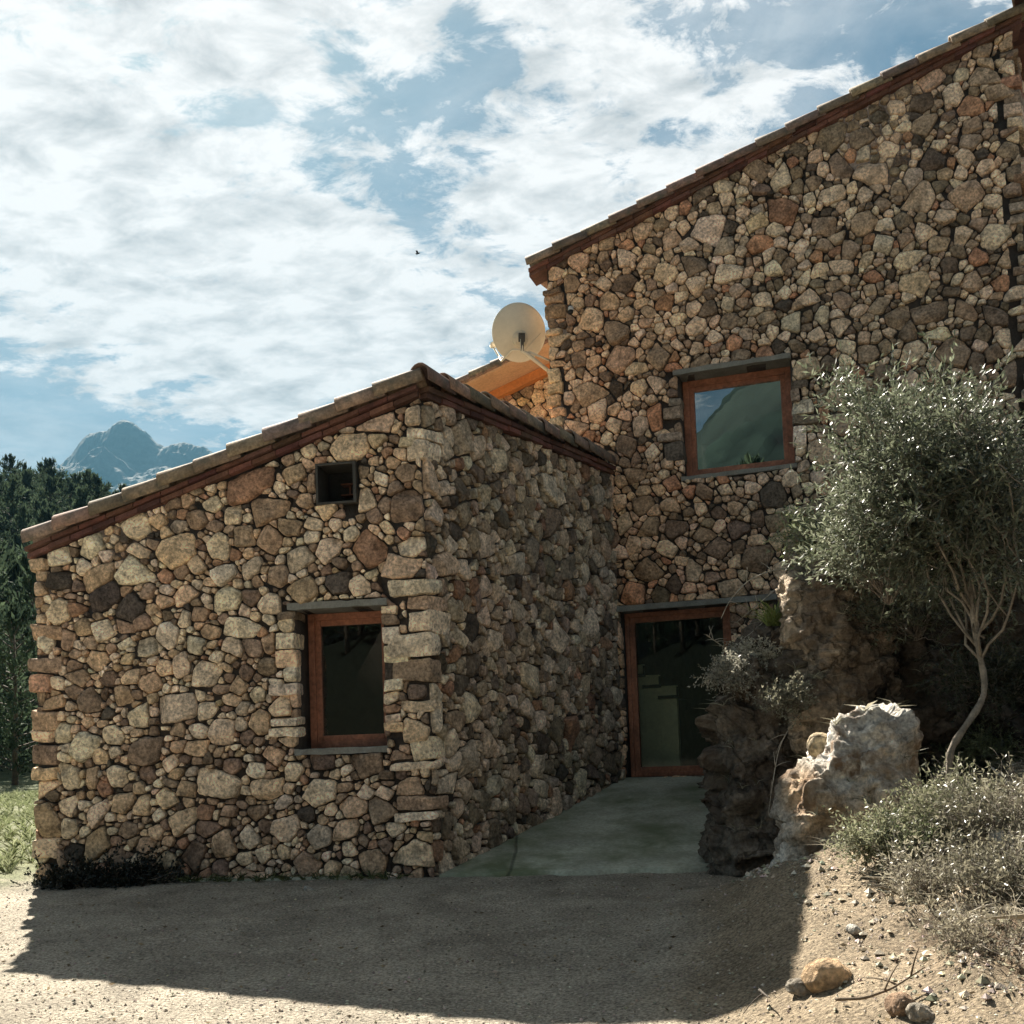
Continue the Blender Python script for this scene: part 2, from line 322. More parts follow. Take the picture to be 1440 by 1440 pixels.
def axis(lo, hi, d, far):
    a = list(np.arange(lo, hi, d)); st = d; q = a[-1]
    while q < far: st *= 1.16; q += st; a.append(q)
    st = d; q = lo; b = []
    while q > -far: st *= 1.16; q -= st; b.append(q)
    return np.array(b[::-1] + a)
def ground():
    xs = axis(-6.5, 6.5, .055, 3400); ys = axis(2.2, 13, .055, 3400)
    X, Y = np.meshgrid(xs, ys, indexing='ij'); Z = hgt(X, Y)
    nx, ny = X.shape; V = np.column_stack([X.ravel(), Y.ravel(), Z.ravel()])
    i = np.arange(nx * ny).reshape(nx, ny)
    F = np.stack([i[:-1, :-1], i[1:, :-1], i[1:, 1:], i[:-1, 1:]], -1).reshape(-1, 4)
    me = bpy.data.meshes.new('ground'); me.vertices.add(len(V)); me.vertices.foreach_set('co', V.ravel())
    me.loops.add(F.size); me.loops.foreach_set('vertex_index', F.ravel().astype(np.int32))
    me.polygons.add(len(F)); me.polygons.foreach_set('loop_start', np.arange(0, F.size, 4, dtype=np.int32)); me.update(calc_edges=True)
    P = np.column_stack([V[:, :2], np.zeros(len(V))])
    n1 = fbm(P * 1.4, 4, 21); n2 = fbm(P * 7, 3, 25); x, y = V[:, 0], V[:, 1]
    gravel = np.array([.37, .325, .255]); soil = np.array([.30, .24, .165]); turf = np.array([.17, .18, .10]); wood = np.array([.018, .026, .018]); meadow = np.array([.10, .12, .06])
    s = x - np.interp(y, TOE[:, 1], TOE[:, 0])
    w = sstep(-.3, .3, s + .3 * n1)[:, None]; c = gravel * (1 - w) + soil * w
    brown = np.array([.15, .105, .07]); w = (sstep(-.05, .3, n1 + .5 * n2) * sstep(.7, 1.4, s) * .85)[:, None]; c = c * (1 - w) + brown * w
    w = (sstep(-4.2, -4.7, x + .35 * n2) * sstep(8.6, 9.2, y + .35 * n2))[:, None]; c = c * (1 - w) + turf * w
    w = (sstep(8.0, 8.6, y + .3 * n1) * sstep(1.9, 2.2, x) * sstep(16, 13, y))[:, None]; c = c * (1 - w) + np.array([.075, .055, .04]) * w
    far = np.hypot(x, y); w = sstep(22, 34, far + 6 * n1)[:, None]; c = c * (1 - w) + meadow * w
    w = sstep(34, 60, far)[:, None]; c = c * (1 - w) + wood * w
    w = (sstep(.15, .4, fbm(P * .02, 4, 8)) * sstep(200, 330, -y) * .6)[:, None]; c = c * (1 - w) + np.array([.05, .055, .045]) * w
    w = sstep(-9, -16, y)[:, None]; c = c * (1 - w) + np.array([.014, .018, .012]) * w
    c = c * (1 + .12 * n2)[:, None]
    ca = me.color_attributes.new('Col', 'FLOAT_COLOR', 'POINT'); c4 = np.ones((len(V), 4)); c4[:, :3] = np.clip(c, .01, 1); ca.data.foreach_set('color', c4.ravel())
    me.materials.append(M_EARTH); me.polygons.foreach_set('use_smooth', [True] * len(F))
    o = bpy.data.objects.new('ground', me); COL.objects.link(o)
    tag(o, 'pale gravel yard in front of the stone house rising into an earth bank', 'ground', kind='structure')
ground()

def hill_mesh():
    xs = np.arange(-420, 260, 3.4); ys = np.arange(-640, -120, 3.4); X, Y = np.meshgrid(xs, ys, indexing='ij'); P = np.column_stack([X.ravel(), Y.ravel(), np.zeros(X.size)])
    Z = 205 * np.exp(-(((X + 90) / 150) ** 2 + ((Y + 430) / 190) ** 2)) * sstep(-120, -240, Y) + 14 * fbm(P / 70, 4, 61).reshape(X.shape) * sstep(-120, -200, Y)
    tr = fbm(P / 9, 3, 64).reshape(X.shape); Z = Z + 4.5 * tr - 2; nx, ny = X.shape; i = np.arange(nx * ny).reshape(nx, ny)
    F = np.stack([i[:-1, :-1], i[1:, :-1], i[1:, 1:], i[:-1, 1:]], -1).reshape(-1, 4); n1 = fbm(P / 60, 4, 66)
    c = np.array([.010, .016, .0125]) * (1 + 1.5 * tr.ravel() + .7 * n1)[:, None]; w = sstep(.22, .4, n1)[:, None] * .7; c = c * (1 - w) + np.array([.02, .026, .022]) * w
    m_ = MB(); m_.add(np.column_stack([X.ravel(), Y.ravel(), Z.ravel()]), F.tolist(), np.clip(c, .004, 1)); o = m_.build('hill', M_MOUNT, smooth=False)
    tag(o, 'wooded mountainside across the valley, mirrored in the upper window', 'hill', kind='structure')
hill_mesh()

def mountain():
    D = 2500.0
    prof = [(-400, 800), (-120, 760), (20, 715), (60, 690), (85, 662), (104, 645), (118, 628), (128, 616), (140, 612), (150, 613), (158, 604), (164, 599), (178, 597), (188, 601), (198, 611), (210, 621), (222, 627), (234, 629), (246, 626), (262, 627), (276, 631), (290, 637), (310, 650), (360, 690), (450, 735), (600, 790), (900, 840)]
    px = np.array([at(a, b, D) for a, b in prof])
    xs = np.linspace(px[0, 0], px[-1, 0], 420); xs = np.unique(np.concatenate([xs, np.linspace(-1250, -650, 260)])); ys = np.unique(np.concatenate([np.linspace(D - 1400, D + 900, 80), np.linspace(D - 260, D + 160, 70)]))
    X, Y = np.meshgrid(xs, ys, indexing='ij'); top = np.interp(X, px[:, 0], px[:, 2]); Q = np.column_stack([X[:, 0] / 26, X[:, 0] * 0, X[:, 0] * 0]); top = top + (9 * fbm(Q, 4, 91, .6))[:, None]
    P = np.column_stack([X.ravel() / 160, Y.ravel() / 160, np.zeros(X.size)])
    rg = ridged(P, 5, 31).reshape(X.shape); d = Y - D
    fall = np.where(d < 0, 1 - sstep(0, 1250, -d) * .95 - .12 * sstep(0, 120, -d), 1 - sstep(0, 900, d))
    Z = top * fall + rg * (10 + 60 * sstep(40, 500, np.abs(d))) * sstep(0, 160, np.abs(d)) + rg * 14 + 7 * ridged(P * 4.3, 4, 37).reshape(X.shape)
    nx, ny = X.shape; i = np.arange(nx * ny).reshape(nx, ny)
    F = np.stack([i[:-1, :-1], i[1:, :-1], i[1:, 1:], i[:-1, 1:]], -1).reshape(-1, 4)
    m_ = MB(); rk = np.array([.055, .055, .052]); fo = np.array([.015, .02, .016])
    gx, gy = np.gradient(Z, axis=0), np.gradient(Z, axis=1)
    w = sstep(-.1, .5, rg + .9 * sstep(400, 760, Z) - .5)[..., None]
    c = (fo * (1 - w) + rk * w).reshape(-1, 3)
    m_.add(np.column_stack([X.ravel(), Y.ravel(), Z.ravel()]), F.tolist(), c)
    o = m_.build('mountain', M_MOUNT, smooth=False)
    tag(o, 'distant rocky peak fading blue in the haze', 'mountain', kind='structure')
mountain()

# ------------------------------------------------------------------ rubble masonry
def clip(poly, n, d):                  # keep p.n <= d
    out = []; k = len(poly)
    for i in range(k):
        a, b = poly[i], poly[(i + 1) % k]; da = a[0] * n[0] + a[1] * n[1] - d; db = b[0] * n[0] + b[1] * n[1] - d
        if da <= 0: out.append(a)
        if (da < 0 < db) or (db < 0 < da):
            t = da / (da - db); out.append((a[0] + (b[0] - a[0]) * t, a[1] + (b[1] - a[1]) * t))
    return out
def area(p):
    return .5 * sum(p[i][0] * p[(i + 1) % len(p)][1] - p[(i + 1) % len(p)][0] * p[i][1] for i in range(len(p)))
def cen(p):
    a = np.array(p); return a.mean(0)
PAL_WARM = [((.40, .33, .245), 5.5), ((.50, .445, .36), 6.5), ((.30, .24, .175), 5), ((.20, .16, .125), 4.5), ((.245, .165, .12), 1.8), ((.56, .52, .44), 3.2), ((.14, .112, .09), 2.8), ((.36, .335, .28), 2), ((.06, .055, .05), .9)]
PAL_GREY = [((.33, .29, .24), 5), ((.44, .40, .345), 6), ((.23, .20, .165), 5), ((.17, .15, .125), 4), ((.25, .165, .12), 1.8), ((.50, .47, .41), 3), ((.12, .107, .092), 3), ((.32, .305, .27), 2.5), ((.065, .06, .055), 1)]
def pick(pal, rng):
    w = np.array([q[1] for q in pal]); c = np.array(pal[rng.choice(len(pal), p=w / w.sum())][0]) * np.array([1.88, 1.68, 1.50])
    c = c * (1 + rng.normal(0, .13)) * (1 + rng.normal(0, .022, 3)); return np.clip(c / max(1, c.max() / .84), .03, .84)

def stone_from_poly(mb, O, U, n, poly, rng, col, prot, mi=0, warp=True):
    p = np.array(poly); k = len(p)
    # shrink the corners, then resample evenly
    for it in range(2):
        q = np.roll(p, -1, 0); r = .09 if it == 0 else .16
        p = np.stack([p * (1 - r) + q * r, p * r + q * (1 - r)], 1).reshape(-1, 2)
    seg = np.linalg.norm(np.roll(p, -1, 0) - p, axis=1); per = seg.sum()
    m_ = int(np.clip(per / .026, 12, 36)); cum = np.concatenate([[0], np.cumsum(seg)]); t = np.arange(m_) * per / m_
    pp = np.vstack([p, p[:1]]); b = np.column_stack([np.interp(t, cum, pp[:, 0]), np.interp(t, cum, pp[:, 1])])
    c = b.mean(0); sz = math.sqrt(abs(area([tuple(x) for x in b])) + 1e-6)
    an = np.arctan2(b[:, 1] - c[1], b[:, 0] - c[0]); sd = int(rng.integers(1, 9999))
    wob = 1 + .05 * vnoise(np.column_stack([np.cos(an) * 2.3, np.sin(an) * 2.3, np.full(m_, sd % 97)]), sd) + .02 * rng.normal(size=m_)
    b = c + (b - c) * np.minimum(wob, 1.05)[:, None]
    ts = np.array([1.0, 1.0, .975, .92, .80, .55, .28])
    base = np.array([-.10, .48, .82, .97, 1.0, 1.0, 1.0])
    H = prot * (.75 + .5 * rng.random()) + .10 * min(sz, .4)
    V = c + (b - c)[None] * ts[:, None, None]; V = V.reshape(-1, 2)
    bf = np.repeat(base, m_); loc = V - c; loc = np.vstack([loc, [[0, 0]]]); bf = np.append(bf, 1.0)
    h = np.full(len(loc), 1.0) * H
    sl = rng.normal(0, .13, 2); h = h + loc @ sl
    for _ in range(int(rng.integers(2, 5))):          # chiselled facets
        th = rng.random() * 6.28; dr = np.array([math.cos(th), math.sin(th)]); st = .25 + .6 * rng.random()
        h = np.minimum(h, H * 1.12 - st * (loc @ dr - sz * (.10 + .3 * rng.random())))
    P3 = np.column_stack([loc * 9, np.full(len(loc), sd % 53 * 3.1)])
    h = h + .010 * fbm(P3, 3, sd) + .022 * fbm(P3 * .45, 2, sd + 5)
    h = np.maximum(h, .012)
    zz_ = np.where(bf < 0, -.05, h * np.maximum(bf, 0))
    X = np.vstack([V, [c]])
    if warp:
        Q = np.column_stack([X * 3.1, np.zeros(len(X))])
        X = X + np.column_stack([vnoise(Q, 401), vnoise(Q, 402)]) * .022 + np.column_stack([vnoise(Q * 4, 403), vnoise(Q * 4, 404)]) * .006
    pts = W3(O, U, n, X[:, 0], X[:, 1], zz_)
    F = []
    for r in range(len(ts) - 1):
        for j in range(m_):
            j2 = (j + 1) % m_; F.append((r * m_ + j, r * m_ + j2, (r + 1) * m_ + j2, (r + 1) * m_ + j))
    r = len(ts) - 1; e = len(pts) - 1
    for j in range(m_): F.append((r * m_ + j, r * m_ + (j + 1) % m_, e))
    mb.add(pts, F, col, mi)

def masonry(mb, O, U, n, poly, rects, seed, pal, sizes=((.175, .05), (.128, .28), (.094, .7), (.067, 1.0), (.045, 1.4), (.03, 1.3), (.021, .5)), prot=.04, skip=None, gap=.0045, tint=None, blocks=()):
    """irregular field stones over a convex polygon (u,z), keeping clear of openings and corner blocks"""
    rng = np.random.default_rng(seed); P = np.array(poly); lo, hi = P.min(0), P.max(0); A = np.prod(hi - lo)
    bset = set(blocks); obs = list(rects) + list(blocks); ob = np.array(obs) if obs else np.zeros((0, 4))
    RES = .012; gx = int((hi[0] - lo[0]) / RES) + 1; gz = int((hi[1] - lo[1]) / RES) + 1
    cu_, cz_ = np.meshgrid(lo[0] + (np.arange(gx) + .5) * RES, lo[1] + (np.arange(gz) + .5) * RES, indexing='ij'); free = np.ones((gx, gz), bool)
    for i in range(len(P)):
        a, b = P[i], P[(i + 1) % len(P)]; e = (b - a) / np.linalg.norm(b - a); free &= (e[0] * (cz_ - a[1]) - e[1] * (cu_ - a[0])) > .012
    for (u0, u1, z0, z1) in obs: free &= ~((cu_ > u0) & (cu_ < u1) & (cz_ > z0) & (cz_ < z1))
    if skip is not None:
        for i in range(0, gx):
            for k in range(0, gz, 1):
                if free[i, k] and skip((cu_[i, k], cz_[i, k])): free[i, k] = False
    pts = np.zeros((9000, 2)); PH = np.zeros((9000, 6)); DI = np.zeros((9000, 6)); rs = np.zeros(9000); n_ = 0
    def rho(ph, di, ang):             # reach of an angular outline in a direction, and the face met there
        c = np.cos(ang[:, None] - ph); q = np.where(c > .05, di / np.maximum(c, .05), 9.0); k = q.argmin(1); r_ = np.arange(len(k)); return q[r_, k], ph[r_, k]
    for r0, frac in sizes:
        fi = np.argwhere(free); tries = min(int(len(fi) * RES * RES / (r0 * r0) * 1.6 * frac) + 6, 9000)
        if not len(fi): break
        for _ in range(tries):
            k0 = fi[rng.integers(0, len(fi))]
            if not free[k0[0], k0[1]]: continue
            q = np.array([cu_[k0[0], k0[1]], cz_[k0[0], k0[1]]]) + (rng.random(2) - .5) * RES
            r = r0 * (.8 + .42 * rng.random()); ns = int(rng.choice([4, 4, 5, 5, 6])); asp = 1.0 + .7 * rng.random() ** 1.3; th = rng.normal(0, .3) if rng.random() < .85 else rng.random() * 3.14
            ph = th + np.arange(6) % ns * 2 * math.pi / ns + np.resize(rng.normal(0, .22, ns), 6) + (math.pi / 4 if ns == 4 and rng.random() < .25 else 0)
            ea, eb = r * asp ** .6, r * asp ** -.4; di = np.sqrt((ea * np.cos(ph - th)) ** 2 + (eb * np.sin(ph - th)) ** 2) * np.resize(.74 + .30 * rng.random(ns), 6)
            if n_:
                d = pts[:n_] - q; D = np.hypot(d[:, 0], d[:, 1]); nb_ = np.where(D < .75)[0]
                if len(nb_):
                    an = np.arctan2(d[nb_, 1], d[nb_, 0]); ri, _f = rho(np.broadcast_to(ph, (len(nb_), 6)), np.broadcast_to(di, (len(nb_), 6)), an); rj, _f = rho(PH[nb_], DI[nb_], an + math.pi)
                    if (D[nb_] < (ri + rj) * .84).any(): continue
            pts[n_] = q; PH[n_] = ph; DI[n_] = di; rs[n_] = r; n_ += 1
            x0, x1 = max(0, k0[0] - 45), k0[0] + 46; y0, y1 = max(0, k0[1] - 45), k0[1] + 46
            uu, zz2 = cu_[x0:x1, y0:y1] - q[0], cz_[x0:x1, y0:y1] - q[1]; ins = np.ones(uu.shape, bool)
            for a_, d_ in zip(ph, di): ins &= (uu * math.cos(a_) + zz2 * math.sin(a_)) < d_
            free[x0:x1, y0:y1] &= ~ins
    pts = pts[:n_]; PH = PH[:n_]; DI = DI[:n_]; rs = rs[:n_]
    for i in range(n_):
        q = pts[i]; g_ = .5
        cell = [(q[0] - g_, q[1] - g_), (q[0] + g_, q[1] - g_), (q[0] + g_, q[1] + g_), (q[0] - g_, q[1] + g_)]
        for a_, d_ in zip(PH[i], DI[i]):
            w = np.array([math.cos(a_), math.sin(a_)]); cell = clip(cell, w, q @ w + d_ * 1.28 + .025)
        d = pts - q; D = np.hypot(d[:, 0], d[:, 1]); idx = np.where((D < .8) & (D > 0))[0]; idx = idx[np.argsort(D[idx] - rs[idx])][:26]
        an = np.arctan2(d[idx, 1], d[idx, 0]); RI, FI = rho(np.broadcast_to(PH[i], (len(idx), 6)), np.broadcast_to(DI[i], (len(idx), 6)), an); RJ, FJ = rho(PH[idx], DI[idx], an + math.pi)
        for k, j in enumerate(idx):
            w = d[j] / D[j]; sp = q + w * D[j] * RI[k] / (RI[k] + RJ[k])
            f = FI[k] if rs[i] > rs[j] else FJ[k] + math.pi
            nn = np.array([math.cos(f), math.sin(f)]); nn = nn * .8 + w * .35; nn /= np.linalg.norm(nn)
            hsh = (min(i, j) * 73 + max(i, j) * 151) % 97 / 97
            cell = clip(cell, nn, nn @ sp - gap * (.4 + 1.2 * hsh))
            if len(cell) < 3: break
        if len(cell) < 3: continue
        for a in range(len(P)):
            p0, p1 = P[a], P[(a + 1) % len(P)]; e = p1 - p0; e = e / np.linalg.norm(e); nn = np.array([e[1], -e[0]])
            cell = clip(cell, nn, nn @ p0 - .004)
            if len(cell) < 3: break
        if len(cell) < 3: continue
        for (u0, u1, z0, z1) in obs:
            ext = np.array(cell); mn, mx_ = ext.min(0), ext.max(0)
            if not (mn[0] < u1 and mx_[0] > u0 and mn[1] < z1 and mx_[1] > z0): continue
            if (u0, u1, z0, z1) in bset and min(z1, mx_[1]) - max(z0, mn[1]) < .6 * min(mx_[1] - mn[1], z1 - z0): continue
            best = None
            for nn, dv in (((1, 0), u0), ((-1, 0), -u1), ((0, 1), z0), ((0, -1), -z1)):
                cc = clip(cell, nn, dv - gap * .8)
                a_ = area(cc) if len(cc) > 2 else 0
                if best is None or a_ > best[0]: best = (a_, cc)
            cell = best[1]
            if len(cell) < 3: break
        if len(cell) < 3 or area(cell) < .0007: continue
        col = pick(pal, rng)
        if tint is not None: col = col * tint(cen(cell)); col = col / max(1, col.max() / .84)
        stone_from_poly(mb, O, U, n, cell, rng, col, prot)

def rblock(mb, o, a, b, c, rng, col, e=.16, res=9, amp=.03):
    """a rough squared stone: corner o, edge vectors a, b, c; rounded and noise-worn"""
    g = np.linspace(-1, 1, res); pts = []; F = []; base = 0
    for ax in range(3):
        for sg in (-1, 1):
            u, v = np.meshgrid(g, g, indexing='ij'); q = np.zeros((res, res, 3)); q[..., ax] = sg; q[..., (ax + 1) % 3] = u; q[..., (ax + 2) % 3] = v
            pts.append(q.reshape(-1, 3))
            for i in range(res - 1):
                for j in range(res - 1):
                    f = [base + i * res + j, base + (i + 1) * res + j, base + (i + 1) * res + j + 1, base + i * res + j + 1]
                    F.append(f if sg > 0 else f[::-1])
            base += res * res
    p = np.vstack(pts); r = np.linalg.norm(p, axis=1)[:, None]; k = np.sqrt((p ** 6).sum(1))[:, None] ** (1 / 3)
    sph = p / (np.abs(p) ** 7).sum(1)[:, None] ** (1 / 7)
    p = p * (1 - .6) + sph * .6
    ln = np.array([np.linalg.norm(a), np.linalg.norm(b), np.linalg.norm(c)]); sd = int(rng.integers(1, 9999))
    q = p * ln / 2
    ns = np.column_stack([fbm(q * 7 + sd, 3, sd + i) for i in range(3)]) + .6 * np.column_stack([fbm(q * 2.6 + sd, 2, sd + 7 + i) for i in range(3)])
    q = q + ns * amp
    ua, ub, uc = a / ln[0], b / ln[1], c / ln[2]
    ua = ua + uc * rng.normal(0, .05); ub = ub + uc * rng.normal(0, .04); uc = uc + (ua + ub) * rng.normal(0, .06); q = q * (1 + .10 * p[:, [1, 2, 0]] * rng.normal(0, 1, 3) * .6)
    ctr = np.asarray(o, float) + (np.asarray(a) + b + c) / 2
    if np.dot(np.cross(ua, ub), uc) < 0: F = [f[::-1] for f in F]
    mb.add(ctr + q[:, :1] * ua + q[:, 1:2] * ub + q[:, 2:] * uc, F, col)

def courses(z0, z1, rng, lo=.12, hi=.27):
    out = []; z = z0
    while z < z1 - .05:
        h = lo + (hi - lo) * rng.random()
        if z + h > z1 - .06: h = z1 - z
        out.append((z, z + h)); z += h
    return out

def slab(mb, O, U, n, top, z0, rects, th=.34, mi=1, u0=None, u1=None):
    """the wall body behind the stones: top is a list of (u, z), openings cut out"""
    top = sorted(top); us = sorted({t[0] for t in top} | {r[0] for r in rects} | {r[1] for r in rects})
    us = [u for u in us if top[0][0] <= u <= top[-1][0]]
    zt = lambda u: np.interp(u, [t[0] for t in top], [t[1] for t in top])
    col = (.07, .058, .047)
    for a, b in zip(us[:-1], us[1:]):
        mid = (a + b) / 2; cuts = sorted((r[2], r[3]) for r in rects if r[0] <= mid <= r[1])
        segs = []; z = z0
        for c0, c1 in cuts: segs.append(((z, z), (c0, c0))); z = c1
        segs.append(((z, z), (zt(a), zt(b))))
        for (l0, l1), (h0, h1) in segs:
            if h0 - l0 < .005: continue
            v = np.vstack([W3(O, U, n, [a, b, b, a], [l0, l1, h1, h0], 0.0), W3(O, U, n, [a, b, b, a], [l0, l1, h1, h0], -th)])
            mb.add(v, [(0, 1, 2, 3), (7, 6, 5, 4), (0, 4, 5, 1), (1, 5, 6, 2), (2, 6, 7, 3), (3, 7, 4, 0)], col, mi)

# ------------------------------------------------------------------ the house
house = empty('stone_house', v3(K, .33))
tag(house, 'rustic rubble stone house with tiled shed roofs and red brown timber windows', 'house')
rng = np.random.default_rng(5)
# gable wall A: u 0..3.74
zA0, zA1 = uz(50, 784, OA, UA, NA)[1], uz(594, 560, OA, UA, NA)[1]
LA = 3.74
winA = (2.535, 3.345, 1.535, 2.78); ventA = (2.775, 3.15, 3.71, 4.085)
topA = lambda u: zA0 + (zA1 - zA0) * u / LA
zB0, zB1 = zA1, uz(848, 664, K, UB, NB)[1]
topB = lambda u: zB0 + (zB1 - zB0) * u / LB
qK = []       # corner stones between the two walls
for i, (a, b) in enumerate(courses(.18, zA1 - .1, rng, .08, .23)):
    lg = rng.random() < .5
    qK.append((a, b, (.20 + .15 * rng.random()) if lg else (.10 + .10 * rng.random()), (.10 + .1 * rng.random()) if lg else (.17 + .14 * rng.random())))
qK = [q for i, q in enumerate(qK) if i == 0 or rng.random() > .5]
qL = [(a, b, .12 + .17 * rng.random(), .3) for i, (a, b) in enumerate(courses(.15, zA0 - .02, rng, .09, .22))]
qL = [q for q in qL if rng.random() > .4]
jw = [(a, b, .12 + .18 * rng.random(), .1 + .16 * rng.random()) for a, b in courses(winA[2], winA[3], rng, .08, .17)]
jw = [q for q in jw if rng.random() > .25]
wA = MB()
blkA = [(LA - la, LA + .5, a, b) for a, b, la, lb in qK] + [(-.5, la, a, b) for a, b, la, lb in qL] + [(winA[0] - la, winA[0], a, b) for a, b, la, lb in jw] + [(winA[1], winA[1] + lb, a, b) for a, b, la, lb in jw]
lintA = (winA[0] - .06, winA[1] + .05, winA[3], winA[3] + .06)
sillA = (winA[0] - .03, winA[1] + .02, winA[2] - .055, winA[2])
masonry(wA, OA, UA, NA, [(0, .1), (LA, .1), (LA, zA1 - .01), (0, zA0 - .01)], [winA, ventA, lintA, sillA], 11, PAL_WARM, blocks=blkA)
for a, b, la, lb in qK:
    pr = .035 + .03 * rng.random(); pb = .05 + .02 * rng.random()
    # an oblique corner block: runs back along both walls
    k0 = K + (NA + NB) / (1 + NA @ NB) * pr
    rblock(wA, v3(k0, a + .008), np.append(-UA * (la + pr), 0), np.append(UB * (lb + pr), 0), np.array([0, 0, b - a - .016]), rng, pick(PAL_WARM, rng))
for a, b, la, lb in qL:
    rblock(wA, v3(OA - UA * .05 + NA * (.05 + .02 * rng.random()), a + .008), np.append(UA * (la + .04), 0), np.append(UB * .4, 0), np.array([0, 0, b - a - .016]), rng, pick(PAL_WARM, rng) * 1.12)
for a, b, la, lb in jw:
    for u0, sg in ((winA[0], -la), (winA[1], lb)):
        dep = .20 + .1 * rng.random(); p0 = OA + UA * (u0 + (.012 if sg < 0 else -.004)) + NA * (.055 + .02 * rng.random())
        rblock(wA, v3(p0, a + .006), np.append(UA * sg, 0), np.append(-NA * dep, 0), np.array([0, 0, b - a - .012]), rng, pick(PAL_WARM, rng) * 1.08, res=7, amp=.016)
slab(wA, OA, UA, NA, [(0, zA0), (LA, zA1)], -.1, [winA, ventA])
wA.build('wall', [M_STONE, M_MORTAR], house)
# wall B: from the corner back to the tall block
wB = MB()
blkB = [(-.5, lb, a, b) for a, b, la, lb in qK]
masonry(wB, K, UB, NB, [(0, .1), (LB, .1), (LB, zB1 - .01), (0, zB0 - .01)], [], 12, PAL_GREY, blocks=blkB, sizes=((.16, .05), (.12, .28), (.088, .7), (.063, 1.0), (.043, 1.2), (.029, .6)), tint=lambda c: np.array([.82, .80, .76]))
slab(wB, K, UB, NB, [(0.02, zB0 - .01), (LB, zB1)], -.1, [], th=.33)
wB.build('wall', [M_STONE, M_MORTAR], house)
# tall wall C
uL, uR = -.70, 4.80
zC = lambda u: uz(775, 379, J, UC, NC)[1] + (u - uL) * .309
winC = (.925, 2.235, 4.655, 5.905); doorC = (.07, 1.40, 1.03, 3.07)
lintC = (.86, 2.25, 5.905, 5.965); sillC = (.90, 2.26, 4.605, 4.655); lintD = (0.0, 1.95, 3.07, 3.14)
qR = [(a, b, .13 + .07 * rng.random(), .4) for i, (a, b) in enumerate(courses(2.4, zC(uR) - .05, rng, .06, .17))]
qS = [(a, b, .12 + .2 * rng.random(), .4) for i, (a, b) in enumerate(courses(4.6, zC(uL) - .02, rng, .09, .22))]
jc = [(a, b, .1 + .2 * rng.random(), .1 + .22 * rng.random()) for a, b in courses(winC[2], winC[3], rng, .1, .26)]
qR = [q for q in qR if rng.random() > .5]; qS = [q for q in qS if rng.random() > .45]; jc = [q for q in jc if rng.random() > .3]
wC = MB()
blkC = [(uR - la, uR + .5, a, b) for a, b, la, lb in qR] + [(uL - .5, uL + la, a, b) for a, b, la, lb in qS] + [(winC[0] - la, winC[0], a, b) for a, b, la, lb in jc] + [(winC[1], winC[1] + lb, a, b) for a, b, la, lb in jc]
def skipC(q):     # buried behind the low wing or the earth bank
    return (q[0] < -.08 and q[1] < 4.5) or (q[0] > 2.2 and q[1] < 2.0)
def bounceTintC(c):  # warm bounce off the low roof, put into the stone colour towards the left
    t = float(np.clip((3.2 - c[1] * .25 - c[0] * .9) / 1.6, 0, 1)); return np.array([1.0, .97, .93]) * (1 - t) + np.array([1.18, 1.0, .86]) * t
masonry(wC, J, UC, NC, [(uL, .9), (uR, .9), (uR, zC(uR) - .01), (uL, zC(uL) - .01)], [winC, doorC, lintC, sillC, lintD], 13, PAL_GREY, blocks=blkC, skip=skipC, tint=bounceTintC,
        sizes=((.165, .05), (.12, .26), (.088, .7), (.063, 1.0), (.043, 1.2), (.03, .6)))
for a, b, la, lb in qR:
    rblock(wC, v3(J + UC * (uR + .05) + NC * (.05 + .02 * rng.random()), a + .008), np.append(-UC * la, 0), np.append(UB * .42, 0), np.array([0, 0, b - a - .016]), rng, pick(PAL_GREY, rng) * .8)
for a, b, la, lb in qS:
    rblock(wC, v3(J + UC * (uL - .05) + NC * (.05 + .02 * rng.random()), a + .008), np.append(UC * la, 0), np.append(UB * .42, 0), np.array([0, 0, b - a - .016]), rng, pick(PAL_WARM, rng) * np.array([1, .9, .8]))  # the same warm bounce put into the left corner stones
for a, b, la, lb in jc:
    for u0, sg in ((winC[0], -la), (winC[1], lb)):
        p0 = J + UC * (u0 + (.012 if sg < 0 else -.004)) + NC * (.055 + .02 * rng.random())
        rblock(wC, v3(p0, a + .006), np.append(UC * sg, 0), np.append(-NC * (.2 + .1 * rng.random()), 0), np.array([0, 0, b - a - .012]), rng, pick(PAL_GREY, rng) * 1.1, res=7, amp=.016)
slab(wC, J, UC, NC, [(uL, zC(uL)), (uR, zC(uR))], .3, [winC, doorC])
wC.build('wall', [M_STONE, M_MORTAR], house)
# side wall of the tall block beyond its right corner, and its hidden left and back walls
ER = J + UC * uR; DD = 5.2
wD = MB()
UD = UB; ND = NB
masonry(wD, ER + UB * .02, UD, ND, [(.3, 2.5), (DD, 2.5), (DD, zC(uR) - .1), (.3, zC(uR) - .1)], [], 14, PAL_WARM, sizes=((.15, .3), (.11, .6), (.075, .9), (.05, 1)))
slab(wD, ER, UD, ND, [(.3, zC(uR) - .03), (DD, zC(uR) - .03)], .3, [], th=.3)
wD.build('wall', [M_STONE, M_MORTAR], house)
wE = MB()
EL_ = J + UC * uL
masonry(wE, EL_ + UB * DD, -UB, -NB, [(0, 4.5), (DD - .4, 4.5), (DD - .4, zC(uL) - .05), (0, zC(uL) - .05)], [], 15, PAL_WARM, sizes=((.15, .3), (.11, .6), (.075, .9), (.05, 1)))
slab(wE, EL_ + UB * DD, -UB, -NB, [(0, zC(uL) - .02), (DD - .35, zC(uL) - .02)], .3, [], th=.3)
slab(wE, ER + UB * DD, -UC, -NC, [(0, zC(uR) - .03), (uR - uL, zC(uL) - .03)], .3, [], th=.3)
wE.build('wall', [M_STONE, M_MORTAR], house)
